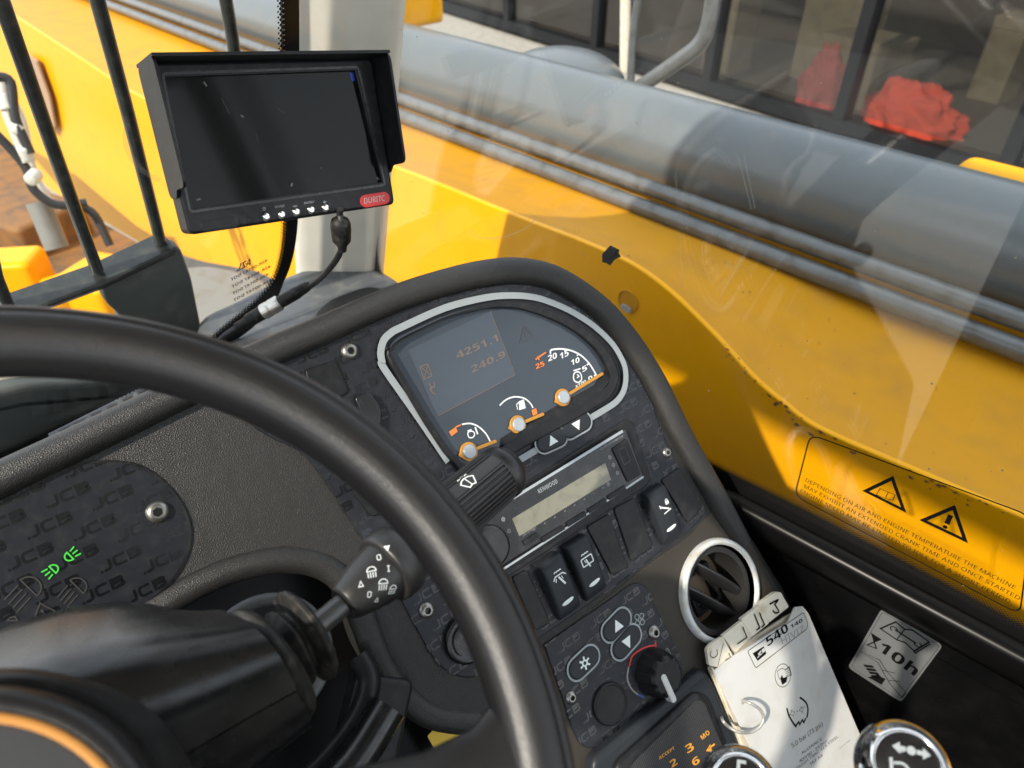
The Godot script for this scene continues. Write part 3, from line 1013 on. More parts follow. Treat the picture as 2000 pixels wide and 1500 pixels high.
	s.slab(rect(Vector2(0.36, 1.20), 0.84, 0.90, 0.04), -0.03, 0.0, 0.01)
	piece("rear_quarter_panel", s, M.panel_black, c, doorway)

	# dash top: lower shelf against the windscreen
	var d := thing("windscreen_shelf", "dusty grey shelf with a slotted demister between dashboard and windscreen", "shelf", Vector3(0, 1.53, -0.85))
	s = Sheet.new()
	s.slab(soft([Vector2(-0.6, 0.42), Vector2(0.46, 0.42), Vector2(0.44, 0.842), Vector2(-0.6, 0.842)], 0.01), -0.03, 0.0, 0.004)
	var flat := Transform3D(Vector3(1, 0, 0), Vector3(0, 0, -1), Vector3(0, 1, 0), Vector3(0, 1.521, 0))
	piece("shelf", s, M.dash_top_grey, d, flat)
	# demister: a dark trench with ribs across
	var tr := [Vector3(0.0469, 1.5250, -0.8166), Vector3(0.1676, 1.5250, -0.8305), Vector3(0.1665, 1.5250, -0.7999), Vector3(0.0538, 1.5250, -0.7927)]
	s = Sheet.new()
	s.slab(PackedVector2Array([Vector2(tr[0].x, -tr[0].z), Vector2(tr[1].x, -tr[1].z), Vector2(tr[2].x, -tr[2].z), Vector2(tr[3].x, -tr[3].z)]), 0.0, 0.003)
	var trench := piece("demister_slot", s, M.frit_black, d, flat)
	for j in 7:
		var f := (j + 0.0) / 6.0
		var p: Vector3 = tr[0].lerp(tr[1], f)
		var q: Vector3 = tr[3].lerp(tr[2], f)
		s = Sheet.new()
		s.tube(PackedVector3Array([p + Vector3(0, 0.006, 0), q + Vector3(0, 0.006, 0)]), 0.006 if j else 0.009, 8)
		piece("rib", s, M.dash_top_grey, trench)
	s = Sheet.new()
	s.tube(PackedVector3Array([tr[0] + Vector3(-0.004, 0.004, -0.006), tr[1] + Vector3(0.02, 0.004, -0.006)]), 0.006, 8)
	s.tube(PackedVector3Array([tr[3] + Vector3(-0.004, 0.004, 0.004), tr[2] + Vector3(0.02, 0.004, 0.004)]), 0.007, 8)
	piece("slot_edge", s, M.dash_top_grey, d)
	# rounded hump round the foot of the pillar with a dark oval cap
	s = Sheet.new()
	rows = []
	var base := PackedVector2Array()
	for p in [Vector3(0.2705, 1.5150, -0.9145), Vector3(0.3389, 1.5150, -0.9307), Vector3(0.4242, 1.5150, -0.9427), Vector3(0.4917, 1.5150, -0.9302), Vector3(0.5443, 1.5150, -0.8695), Vector3(0.5461, 1.5150, -0.7848), Vector3(0.5344, 1.5150, -0.6967), Vector3(0.4345, 1.5150, -0.6877), Vector3(0.2809, 1.5150, -0.6989), Vector3(0.2402, 1.5150, -0.8133)]:
		base.append(Vector2(p.x, -p.z))
	base = curve(base, true, 4)
	s.slab(base, -0.02, 0.028, 0.02)
	piece("pillar_foot", s, M.dash_top_grey, d, flat)
	s = Sheet.new()
	var cap := PackedVector2Array()
	for p in [Vector3(0.3867, 1.5400, -0.7892), Vector3(0.4202, 1.5400, -0.8124), Vector3(0.4537, 1.5400, -0.8148), Vector3(0.4950, 1.5400, -0.8028), Vector3(0.5032, 1.5400, -0.7505), Vector3(0.4523, 1.5400, -0.7071), Vector3(0.3904, 1.5400, -0.7161)]:
		cap.append(Vector2(p.x, -p.z))
	s.slab(curve(cap, true, 5), 0.0, 0.036, 0.004)
	piece("oval_cap", s, M.smooth_black, d, flat)

	# guard bars outside the windscreen
	var g := thing("windscreen_guard", "black steel guard bars with a cross bar outside the windscreen", "guard", FRONT.origin)
	var off := FRONT.basis.z * -0.11
	var gf := Transform3D(FRONT.basis, FRONT.origin + off)
	var bars := [[Vector2(0.1667, 0.4829), Vector2(0.1682, 0.4334), Vector2(0.1707, 0.2888), Vector2(0.1755, 0.1090)], [Vector2(0.2450, 0.4765), Vector2(0.2477, 0.4228), Vector2(0.2522, 0.3024), Vector2(0.2566, 0.1189)], [Vector2(0.3798, 0.4653), Vector2(0.3767, 0.4055), Vector2(0.3797, 0.3720), Vector2(0.3818, 0.3301)], [Vector2(0.0856, 0.2149), Vector2(0.0751, 0.1468), Vector2(0.0727, 0.0942)]]
	for q in bars:
		if q[0].y > 0.1:
			q.push_front(q[0] + (q[0] - q[1]).normalized() * 0.65)
		s = Sheet.new()
		s.tube(lift(q, 0.0), 0.0072, 14)
		piece("bar", s, M.guard_black, g, gf)
	s = Sheet.new()
	var cb := [Vector2(0.0021, 0.0965), Vector2(0.0648, 0.1001), Vector2(0.1741, 0.1028), Vector2(0.2671, 0.1179)]
	rows = []
	for e in [[0.0, 0.0], [0.0, 0.034], [-0.006, 0.036], [-0.012, 0.034], [-0.012, 0.0]]:
		var r := PackedVector3Array()
		for q in cb:
			r.append(Vector3(q.x, q.y + e[0], -0.02 + e[1]))
		rows.append(r)
	s.grid(rows, false, Vector3(0, 0.6, 1))
	piece("cross_bar", s, M.guard_black, g, gf)
	s = Sheet.new()
	s.slab(soft([Vector2(0.1745, 0.0887), Vector2(0.2613, 0.1152), Vector2(0.2787, 0.1044), Vector2(0.2857, 0.0460), Vector2(0.2865, -0.0588), Vector2(0.2840, -0.1282), Vector2(0.1744, -0.0807), Vector2(0.1844, 0.0279), Vector2(0.1727, 0.0552)], 0.012), -0.012, 0.004, 0.004)
	piece("end_plate", s, M.cowl_green, g, gf)

	var cw := thing("front_cowl", "dark grey green cowl below the windscreen seen under the wheel rim", "cowl", FRONT * Vector3(-0.1, 0.0, -0.07))
	s = Sheet.new()
	s.slab(soft([Vector2(-0.0436, 0.0324), Vector2(0.0446, 0.0100), Vector2(0.1303, -0.0386), Vector2(0.2134, -0.0846), Vector2(0.2925, -0.0822), Vector2(0.2913, -0.1692), Vector2(0.1737, -0.2741), Vector2(-0.0579, -0.2500), Vector2(-0.1337, -0.2185)], 0.015), -0.02, 0.0, 0.008)
	var cf := Transform3D(FRONT.basis, FRONT.origin + FRONT.basis.z * -0.07)
	piece("panel", s, M.cowl_green, cw, cf)
	s = Sheet.new()
	s.ribbon([Vector2(-0.0519, 0.0092), Vector2(0.0363, -0.0181), Vector2(0.1237, -0.0677), Vector2(0.2084, -0.1149)], 0.006, false, 0.001)
	piece("fold", s, M.guard_black, cw, cf)

	# the driver's seat, which the side window mirrors
	var seat := thing("driver_seat", "dark cloth driver's seat behind the steering wheel", "seat", Vector3(-0.07, 0.76, 0.3))
	s = Sheet.new()
	s.slab(rect(Vector2.ZERO, 0.5, 0.48, 0.08), 0.0, 0.14, 0.05)
	piece("cushion", s, M.seat_cloth, seat, Transform3D(Vector3(1, 0, 0), Vector3(0, 0, -1), Vector3(0, 1, 0), Vector3(-0.07, 1.12, 0.36)))
	s = Sheet.new()
	s.slab(rect(Vector2.ZERO, 0.48, 0.7, 0.1), 0.0, 0.12, 0.05)
	piece("backrest", s, M.seat_cloth, seat, Transform3D(Vector3(1, 0, 0), Vector3(0, 0.98, 0.17), Vector3(0, 0.17, -0.98) * -1.0, Vector3(-0.07, 1.6, 0.62)))
	s = Sheet.new()
	s.box(Vector3(-0.07, 0.94, 0.36), Vector3(0.36, 0.35, 0.36))
	piece("pedestal", s, M.panel_black, seat)

# small diamonds in rows along a border, shrinking away from it
func dots(line: PackedVector2Array, step: float, lines: int, z: float) -> Sheet:
	var s := Sheet.new()
	for l in lines:
		var at := step * 0.5 * (l % 2)
		var size := step * (0.56 - 0.46 * l / float(lines))
		for i in line.size() - 1:
			var d := line[i].distance_to(line[i + 1])
			var t := (line[i + 1] - line[i]) / maxf(d, 1e-6)
			var up := Vector2(-t.y, t.x)
			while at < d:
				var c := line[i] + t * at + up * step * 0.5 * (l + 0.4)
				var p := PackedVector3Array([Vector3(c.x - size, c.y, z), Vector3(c.x, c.y - size, z), Vector3(c.x + size, c.y, z), Vector3(c.x, c.y + size, z)])
				s.flat(p, PackedInt32Array([0, 1, 2, 0, 2, 3]), Vector3(0, 0, 1))
				at += step
			at -= d
	return s

func warning_label(sw: Node3D) -> void:
	var s := Sheet.new()
	var frame := Transform3D(SIDE.basis, SIDE.origin + SIDE.basis.z * 0.0015)
	s.ribbon(soft([Vector2(-0.0703, 0.1199), Vector2(0.1219, 0.1388), Vector2(0.1567, 0.0268), Vector2(-0.0646, 0.0325)], 0.012, 6), 0.0014, true)
	var q := [Vector2(-0.0594, 0.0585), Vector2(0.1420, 0.0523), Vector2(-0.0587, 0.0495), Vector2(0.1496, 0.0427), Vector2(-0.0605, 0.0411), Vector2(0.1470, 0.0330), Vector2(-0.0610, 0.0644), Vector2(-0.0603, 0.0555), Vector2(-0.0621, 0.0472), Vector2(0.1397, 0.0581), Vector2(0.1473, 0.0485), Vector2(0.1447, 0.0389)]
	var up := [Vector2(0.0481, 0.0546), Vector2(0.0472, 0.0616)]
	var h: Vector2 = (up[1] - up[0]) * 1.0
	h = Vector2(h.x * 0.3, h.y) * 0.72
	s.write("DEPENDING ON AIR AND ENGINE TEMPERATURE THE MACHINE", q[0], q[1], h, 0.0002, false)
	s.write("MAY EXHIBIT AN EXTENDED CRANK TIME AND ONCE STARTED", q[2], q[3], h, 0.0002, false)
	s.write("ENGINE SPEED MAY BE LIMITED TO IDLE FOR A SHORT PERIOD.", q[4], q[5], h, 0.0002, false)
	var t1 := [Vector2(0.0132, 0.1122), Vector2(0.0338, 0.0817), Vector2(-0.0032, 0.0828)]
	var t2 := [Vector2(0.0688, 0.1111), Vector2(0.0896, 0.0807), Vector2(0.0522, 0.0806)]
	s.ribbon(t1, 0.0036, true)
	s.ribbon(t2, 0.0036, true)
	var e := [Vector2(0.0698, 0.1011), Vector2(0.0704, 0.0893), Vector2(0.0705, 0.0850)]
	s.ribbon([e[0], e[1]], 0.0042)
	s.fill(circle(e[2], 0.0022, 12), 0.0002)
	var bk := [Vector2(0.0074, 0.0938), Vector2(0.0152, 0.0941), Vector2(0.0151, 0.0852), Vector2(0.0068, 0.0846), Vector2(0.0152, 0.0941), Vector2(0.0213, 0.0948), Vector2(0.0218, 0.0871), Vector2(0.0151, 0.0852)]
	s.ribbon([bk[0], bk[1], bk[2], bk[3]], 0.0007, true)
	s.ribbon([bk[4], bk[5], bk[6], bk[7]], 0.0007, true)
	piece("warning_label", s, M.black_print, sw, frame)

func glass_dirt(sw: Node3D) -> void:
	var frame := Transform3D(SIDE.basis, SIDE.origin + SIDE.basis.z * 0.001)
	var s := Sheet.new()
	s.fill(PackedVector2Array([Vector2(-0.3397, 0.2309), Vector2(-0.3301, 0.2449), Vector2(-0.3178, 0.2435), Vector2(-0.3187, 0.2395), Vector2(-0.3150, 0.2364), Vector2(-0.3230, 0.2292), Vector2(-0.3276, 0.2205), Vector2(-0.3333, 0.2217), Vector2(-0.3388, 0.2210)]), 0.0)
	s.slab(PackedVector2Array([Vector2(-0.3372, 0.2331), Vector2(-0.3299, 0.2431), Vector2(-0.3210, 0.2418), Vector2(-0.3225, 0.2369), Vector2(-0.3299, 0.2299)]), 0.0, 0.0012, 0.0003)
	piece("sticker_scrap", s, M.scrap_grey, sw, frame, "torn dark scrap of sticker")
	s = Sheet.new()
	s.ribbon(curve([Vector2(-0.5445, 0.1953), Vector2(-0.5339, 0.1886), Vector2(-0.5026, 0.1960), Vector2(-0.4685, 0.2141), Vector2(-0.4437, 0.2342), Vector2(-0.4361, 0.2450), Vector2(-0.4409, 0.2468)], false, 4), 0.0022, false, 0.0)
	for l in [[Vector2(-0.2068, 0.3771), Vector2(-0.1825, 0.3305)], [Vector2(-0.2012, 0.3784), Vector2(-0.1795, 0.3325)], [Vector2(-0.2640, 0.3431), Vector2(-0.2367, 0.2286)], [Vector2(-0.1751, 0.3020), Vector2(-0.1971, 0.2258)], [Vector2(-0.3719, 0.2237), Vector2(-0.3600, 0.2200)]]:
		s.ribbon(l, 0.0009, false, 0.0)
	piece("scratch", s, M.scratch, sw, frame).set_meta("kind", "stuff")
	# splashes of dried mud too many to count
	s = Sheet.new()
	var rng := RandomNumberGenerator.new()
	rng.seed = 77
	for i in 260:
		var c := Vector2(rng.randf_range(-0.75, 0.15), rng.randf_range(0.0, 0.6))
		c.y = c.y * (0.4 + 0.6 * rng.randf())
		var r := 0.0003 + 0.0008 * pow(rng.randf(), 4.0)
		s.fill(circle(c, r, 6), 0.0)
	piece("mud_specks", s, M.dried_mud, sw, frame).set_meta("kind", "stuff")
	s = Sheet.new()
	for i in 16:
		var c := Vector2(rng.randf_range(-0.45, -0.05), rng.randf_range(0.2, 0.55))
		var r := rng.randf_range(0.002, 0.005)
		s.ribbon(circle(c, r, 12), 0.0004, true, 0.0)
	piece("water_mark", s, M.scratch, sw, frame).set_meta("kind", "stuff")

# ---------------------------------------------------------------- the dashboard
func at_dash(z: float) -> Transform3D:
	return Transform3D(DASH.basis, DASH.origin + DASH.basis.z * z)

# the square lettered mark, h high, as polygons with its foot at o
func mark(o: Vector2, h: float, slant := 0.05) -> Array:
	var out := []
	var lines := [
		[Vector2(0.98, 1.0), Vector2(0.98, 0.34), Vector2(0.90, 0.16), Vector2(0.72, 0.10), Vector2(0.36, 0.10)],
		[Vector2(0.05, 0.12), Vector2(0.25, 0.12)],
		[Vector2(2.28, 0.9), Vector2(1.55, 0.9), Vector2(1.38, 0.82), Vector2(1.32, 0.65), Vector2(1.32, 0.35), Vector2(1.38, 0.18), Vector2(1.55, 0.10), Vector2(2.28, 0.10)],
		[Vector2(2.62, 0.0), Vector2(2.62, 0.9), Vector2(3.38, 0.9), Vector2(3.5, 0.8), Vector2(3.5, 0.62), Vector2(3.38, 0.52), Vector2(2.74, 0.52)],
		[Vector2(3.3, 0.52), Vector2(3.5, 0.42), Vector2(3.55, 0.3), Vector2(3.5, 0.16), Vector2(3.36, 0.10), Vector2(2.74, 0.10)],
	]
	for l in lines:
		var p := PackedVector2Array()
		for q in l:
			p.append(o + Vector2((q.x + q.y * slant) * h, q.y * h))
		for g in Geometry2D.offset_polyline(p, h * 0.12, Geometry2D.JOIN_MITER, Geometry2D.END_BUTT):
			if not Geometry2D.is_polygon_clockwise(g):
				out.append(g)
	return out

# rows of the mark over an area, cut off at its outline and round the keep-outs
func pattern(area: PackedVector2Array, z: float, keep_out := [], h := 0.0078) -> Sheet:
	var s := Sheet.new()
	var lo := Vector2(1e9, 1e9)
	var hi := -lo
	for p in area:
		lo = lo.min(p)
		hi = hi.max(p)
	var row := 0
	var y := lo.y - fposmod(lo.y, 0.0140)
	row = int(round(y / 0.0140))
	while y < hi.y:
		var x := lo.x - 0.06 - fposmod(lo.x - row * 0.0175, 0.0405)
		while x < hi.x:
			for g in mark(Vector2(x, y), h):
				for piece_of in Geometry2D.intersect_polygons(g, area):
					var bits := [piece_of]
					for k in keep_out:
						var left := []
						for b in bits:
							left.append_array(Geometry2D.clip_polygons(b, k))
						bits = left
					for b in bits:
						if b.size() > 2 and not Geometry2D.is_polygon_clockwise(b):
							s.fill(b, z)
			x += 0.0405
		y += 0.0140
		row += 1
	return s

func screw(at: Vector2, z: float, r: float, parent: Node3D, tilt := 0.0) -> void:
	var s := Sheet.new()
	s.lathe([Vector2(r, 0.0), Vector2(r * 0.98, r * 0.16), Vector2(r * 0.8, r * 0.42), Vector2(r * 0.55, r * 0.52), Vector2(r * 0.5, r * 0.5)], 28)
	var hex := circle(Vector2.ZERO, r * 0.44, 6, tilt, tilt + TAU)
	var ring := PackedVector2Array()
	var rows := [PackedVector3Array(), PackedVector3Array(), PackedVector3Array()]
	for k in 28:
		var d := Vector2.from_angle(TAU * k / 28)
		var hx := d * r * 0.44 * cos(PI / 6) / cos(fposmod(TAU * k / 28 - tilt, PI / 3) - PI / 6)
		rows[0].append(Vector3(d.x * r * 0.5, d.y * r * 0.5, r * 0.5))
		rows[1].append(Vector3(hx.x, hx.y, r * 0.5))
		rows[2].append(Vector3(hx.x * 0.98, hx.y * 0.98, r * 0.06))
	s.grid([rows[0], rows[1]], true, Vector3(0, 0, 1))
	s.grid([rows[2], rows[1]], true)
	var f := at_dash(z)
	f.origin = f * Vector3(at.x, at.y, 0)
	var sc := piece("screw", s, M.steel, parent, f)
	s = Sheet.new()
	s.fill(hex, r * 0.08)
	piece("socket", s, M.frit_black, sc if parent.get_parent() == self else parent, f)

func dashboard() -> void:
	var d := thing("dashboard", "black grained dashboard with instrument cluster, radio, rocker switches and round air vent", "dashboard", DASH.origin)
	var vent_at := Vector2(0.1101, -0.2074)
	# body: one moulding behind everything
	var body := soft([Vector2(-0.5269, 0.1768), Vector2(-0.4105, 0.1852), Vector2(-0.3628, 0.1887), Vector2(-0.3004, 0.1940), Vector2(-0.2235, 0.2004), Vector2(-0.1693, 0.2017), Vector2(-0.1088, 0.2051), Vector2(-0.0407, 0.2023), Vector2(0.0327, 0.1896), Vector2(0.0847, 0.1571), Vector2(0.1185, 0.1084), Vector2(0.1420, 0.0246), Vector2(0.1469, -0.0375), Vector2(0.1533, -0.0805), Vector2(0.1628, -0.1389), Vector2(0.1887, -0.1840), Vector2(0.2040, -0.2612), Vector2(0.1991, -0.4392), Vector2(0.1717, -0.6807), Vector2(-0.1466, -0.3990), Vector2(-0.1291, -0.2816), Vector2(-0.1409, -0.1976), Vector2(-0.1911, -0.1721), Vector2(-0.2190, -0.1422), Vector2(-0.2328, -0.1080), Vector2(-0.2356, -0.0677), Vector2(-0.2293, -0.0239), Vector2(-0.2393, 0.0149), Vector2(-0.2684, 0.0435), Vector2(-0.3084, 0.0558), Vector2(-0.3500, 0.0571), Vector2(-0.3898, 0.0514), Vector2(-0.4479, 0.0477), Vector2(-0.5677, 0.0682)], 0.012, 3)
	var s := Sheet.new()
	s.slab(body, -0.10, 0.004, 0.013, circle(vent_at, 0.0405, 48), -0.055)
	piece("moulding", s, M.grained_plastic, d, DASH)
	# rolled lip along the top and down the right-hand side
	s = Sheet.new()
	var lip := [Vector2(-0.5282, 0.1760), Vector2(-0.4549, 0.1812), Vector2(-0.4102, 0.1846), Vector2(-0.3628, 0.1881), Vector2(-0.3009, 0.1933), Vector2(-0.2249, 0.1989), Vector2(-0.1708, 0.2005), Vector2(-0.1110, 0.2034), Vector2(-0.0795, 0.2035), Vector2(-0.0430, 0.2014), Vector2(-0.0060, 0.1971), Vector2(0.0299, 0.1888), Vector2(0.0613, 0.1740), Vector2(0.0815, 0.1566), Vector2(0.1016, 0.1320), Vector2(0.1168, 0.1058), Vector2(0.1303, 0.0668), Vector2(0.1387, 0.0254), Vector2(0.1415, -0.0081), Vector2(0.1435, -0.0363), Vector2(0.1494, -0.0799), Vector2(0.1582, -0.1389), Vector2(0.1669, -0.1814)]
	var path := curve(lip, false, 5)
	var rad := PackedFloat32Array()
	for k in path.size():
		rad.append(0.0125 + 0.0015 * smoothstep(0.3, 0.6, float(k) / path.size()) - 0.004 * smoothstep(0.93, 1.0, float(k) / path.size()))
	s.tube(lift(path, 0.004), rad, 22)
	piece("lip", s, M.grained_plastic, d, DASH)
	# wall behind the lip, down to the shelf
	s = Sheet.new()
	var rows := [PackedVector3Array(), PackedVector3Array()]
	for p in path:
		rows[0].append(DASH * Vector3(p.x, p.y, -0.002))
		rows[1].append(DASH * Vector3(p.x, p.y, -0.2))
	s.grid(rows, false, Vector3(0, 1, -0.5))
	piece("back", s, M.grained_plastic, d)
	# thick rolled lower edge round the left bottom of the centre section
	s = Sheet.new()
	s.tube(lift(curve([Vector2(-0.5673, 0.0692), Vector2(-0.5066, 0.0585), Vector2(-0.4471, 0.0499), Vector2(-0.4181, 0.0514), Vector2(-0.3918, 0.0547), Vector2(-0.3641, 0.0581), Vector2(-0.3340, 0.0595), Vector2(-0.3077, 0.0575), Vector2(-0.2822, 0.0505), Vector2(-0.2646, 0.0423), Vector2(-0.2484, 0.0294), Vector2(-0.2374, 0.0119), Vector2(-0.2335, -0.0096), Vector2(-0.2348, -0.0357), Vector2(-0.2367, -0.0669), Vector2(-0.2319, -0.0999), Vector2(-0.2166, -0.1330), Vector2(-0.1859, -0.1616)], false, 5), -0.003), 0.0115, 16)
	piece("lower_edge", s, M.grained_plastic, d, DASH)

	# dusty skin of the lower console
	s = Sheet.new()
	s.slab(soft([Vector2(-0.1114, -0.1487), Vector2(-0.0988, -0.1409), Vector2(-0.0047, -0.1372), Vector2(0.0663, -0.1364), Vector2(0.1008, -0.1388), Vector2(0.1319, -0.1325), Vector2(0.1511, -0.1290), Vector2(0.1654, -0.1616), Vector2(0.1785, -0.2069), Vector2(0.1818, -0.2604), Vector2(0.1763, -0.3353), Vector2(0.1770, -0.4622), Vector2(0.0421, -0.4619), Vector2(-0.1295, -0.3118), Vector2(-0.1167, -0.2133)], 0.012, 4), 0.003, 0.0047, 0.0008, circle(vent_at, 0.0505, 48), 0.003)
	piece("console_skin", s, M.dusty_grained_plastic, d, DASH)

	# knee panel closing the space below
	s = Sheet.new()
	s.slab(rect(Vector2(-0.38, -0.25), 0.66, 0.66, 0.02), -0.125, -0.105, 0.004)
	piece("knee_panel", s, M.trim_black, d, DASH)

	left_panel(d)
	# centre facia
	var facia := curve([Vector2(-0.2522, 0.1661), Vector2(-0.2271, 0.1898), Vector2(-0.2022, 0.1923), Vector2(-0.1643, 0.1953), Vector2(-0.1149, 0.1963), Vector2(-0.0676, 0.1959), Vector2(-0.0242, 0.1920), Vector2(0.0192, 0.1819), Vector2(0.0510, 0.1688), Vector2(0.0795, 0.1457), Vector2(0.1031, 0.1100), Vector2(0.1177, 0.0575), Vector2(0.1247, 0.0086), Vector2(0.1223, -0.0296), Vector2(0.1257, -0.0865), Vector2(0.1351, -0.1194), Vector2(0.1242, -0.1295), Vector2(0.0991, -0.1330), Vector2(0.0694, -0.1321), Vector2(0.0073, -0.1333), Vector2(-0.0731, -0.1316), Vector2(-0.1272, -0.1293), Vector2(-0.1656, -0.1262), Vector2(-0.1828, -0.1168), Vector2(-0.1934, -0.1018), Vector2(-0.1978, -0.0851), Vector2(-0.2003, -0.0514), Vector2(-0.2024, -0.0192), Vector2(-0.2089, 0.0264), Vector2(-0.2157, 0.0790), Vector2(-0.2239, 0.1152), Vector2(-0.2431, 0.1399)], true, 3)
	s = Sheet.new()
	s.slab(facia, 0.0, 0.0055, 0.0012)
	var fa := piece("facia", s, M.facia, d, DASH)
	var glass := curve([Vector2(-0.1117, 0.0499), Vector2(-0.1310, 0.1541), Vector2(-0.1214, 0.1744), Vector2(-0.1023, 0.1798), Vector2(-0.0529, 0.1810), Vector2(-0.0089, 0.1756), Vector2(0.0192, 0.1678), Vector2(0.0537, 0.1491), Vector2(0.0902, 0.1135), Vector2(0.1089, 0.0806), Vector2(0.1112, 0.0519), Vector2(0.1024, 0.0358), Vector2(0.0833, 0.0255), Vector2(0.0640, 0.0248), Vector2(0.0398, 0.0244)], false, 2)
	glass.append_array(curve([Vector2(-0.0197, 0.0228), Vector2(-0.0621, 0.0225), Vector2(-0.1072, 0.0366)], false, 2))
	var keep := [glass, rect(Vector2(-0.015, -0.03), 0.21, 0.075), pill(Vector2(-0.0192, 0.0263), Vector2(0.0425, 0.0243), 0.016)]
	piece("facia_print", pattern(facia, 0.00565, keep), M.facia_print, d, DASH).set_meta("kind", "stuff")
	s = Sheet.new()
	s.ribbon([Vector2(0.1063, 0.0119), Vector2(0.1226, 0.0107)], 0.001, false, 0.0057)
	s.ribbon([Vector2(0.0917, 0.0102), Vector2(0.0882, -0.0430), Vector2(0.0831, -0.0993)], 0.0009, false, 0.0057)
	piece("facia_joint", s, M.frit_black, d, DASH)
	for q in [[Vector2(-0.1526, 0.1762), 0.0075], [Vector2(-0.1856, -0.0506), 0.0072], [Vector2(0.1171, -0.0474), 0.0056]]:
		screw(q[0], 0.0055, q[1], d, q[0].x * 30.0)
	cluster(d)
	radio(d)
	rockers(d)
	vent(d, vent_at)
	climate(d)
	keypad(d)

func left_panel(d: Node3D) -> void:
	var line := curve([Vector2(-0.4499, 0.1650), Vector2(-0.4165, 0.1685), Vector2(-0.3977, 0.1734), Vector2(-0.3800, 0.1742), Vector2(-0.3640, 0.1731), Vector2(-0.3504, 0.1693), Vector2(-0.3378, 0.1619), Vector2(-0.3283, 0.1507), Vector2(-0.3219, 0.1359), Vector2(-0.3187, 0.1200), Vector2(-0.3195, 0.1044), Vector2(-0.3245, 0.0910), Vector2(-0.3340, 0.0795), Vector2(-0.3460, 0.0713), Vector2(-0.3629, 0.0656), Vector2(-0.3817, 0.0623), Vector2(-0.4054, 0.0579), Vector2(-0.4318, 0.0558), Vector2(-0.4625, 0.0545), Vector2(-0.4925, 0.0575)], true, 4)
	var s := Sheet.new()
	s.slab(line, 0.0, 0.0052, 0.0008)
	var p := piece("warning_lamp_panel", s, M.facia, d, DASH)
	piece("facia_print", pattern(line, 0.0053), M.facia_print, p, DASH).set_meta("kind", "stuff")
	s = Sheet.new()
	s.ribbon(line, 0.0016, true, 0.0054)
	piece("panel_edge", s, M.gloss_black, p, DASH)
	screw(Vector2(-0.3346, 0.1208), 0.005, 0.0082, p, 0.3)
	# lit side lamp symbol and the dark ones round it
	var f := at_dash(0.0056)
	s = Sheet.new()
	var a := [Vector2(-0.4064, 0.1153), Vector2(-0.3944, 0.1187), Vector2(-0.4003, 0.1169)]
	var along: Vector2 = (a[1] - a[0]).normalized()
	var up := along.orthogonal() * -1.0
	if up.y < 0.0:
		up = -up
	for e in [-1.0, 1.0]:
		var c: Vector2 = a[2] + along * e * 0.0050
		var half := PackedVector2Array()
		for k in 9:
			var t := -PI / 2 + PI * k / 8
			half.append(c + up * 0.0031 * sin(t) - along * e * (0.0034 * cos(t) - 0.0015))
		s.ribbon(half, 0.0009, true)
		for k in 3:
			var o: Vector2 = c + along * e * 0.0032 + up * 0.0024 * (k - 1)
			s.ribbon([o, o + along * e * 0.0038 + up * 0.0009 * (k - 1)], 0.0009)
	piece("side_lamp_symbol", s, M.green_lamp, p, f, "lit green side lamp symbol")
	s = Sheet.new()
	for q in [[Vector2(-0.4228, 0.1109), 0.0075], [Vector2(-0.3987, 0.0975), 0.0062]]:
		var c: Vector2 = q[0]
		var half := PackedVector2Array()
		for k in 13:
			var t := -PI / 2 + PI * k / 12
			half.append(c + up * q[1] * sin(t) + along * q[1] * 0.9 * cos(t))
		s.ribbon(half, 0.0008, true)
		for k in 4:
			var o: Vector2 = c - along * 0.003 + up * q[1] * 0.5 * (k - 1.5)
			s.ribbon([o, o - along * q[1] * 1.5 - up * 0.002], 0.0008)
	var tri := [Vector2(-0.4211, 0.0984), Vector2(-0.4157, 0.0889), Vector2(-0.4284, 0.0897)]
	s.ribbon(tri, 0.0008, true)
	s.ribbon([(tri[0] + tri[1]) / 2 * 0.4 + tri[2] * 0.3 + tri[0] * 0.3, tri[0].lerp((tri[1] + tri[2]) / 2, 0.7)], 0.0012)
	for q in [[Vector2(-0.4439, 0.0932), Vector2(-0.4362, 0.0930), Vector2(-0.4372, 0.0860), Vector2(-0.4456, 0.0860)], [Vector2(-0.4410, 0.0975), Vector2(-0.4388, 0.0984), Vector2(-0.4362, 0.0975), Vector2(-0.4362, 0.0945)]]:
		s.ribbon(q, 0.0008, q.size() == 4 and q[0].distance_to(q[3]) < 0.02)
	piece("lamp_symbol", s, M.faint_print, p, f)

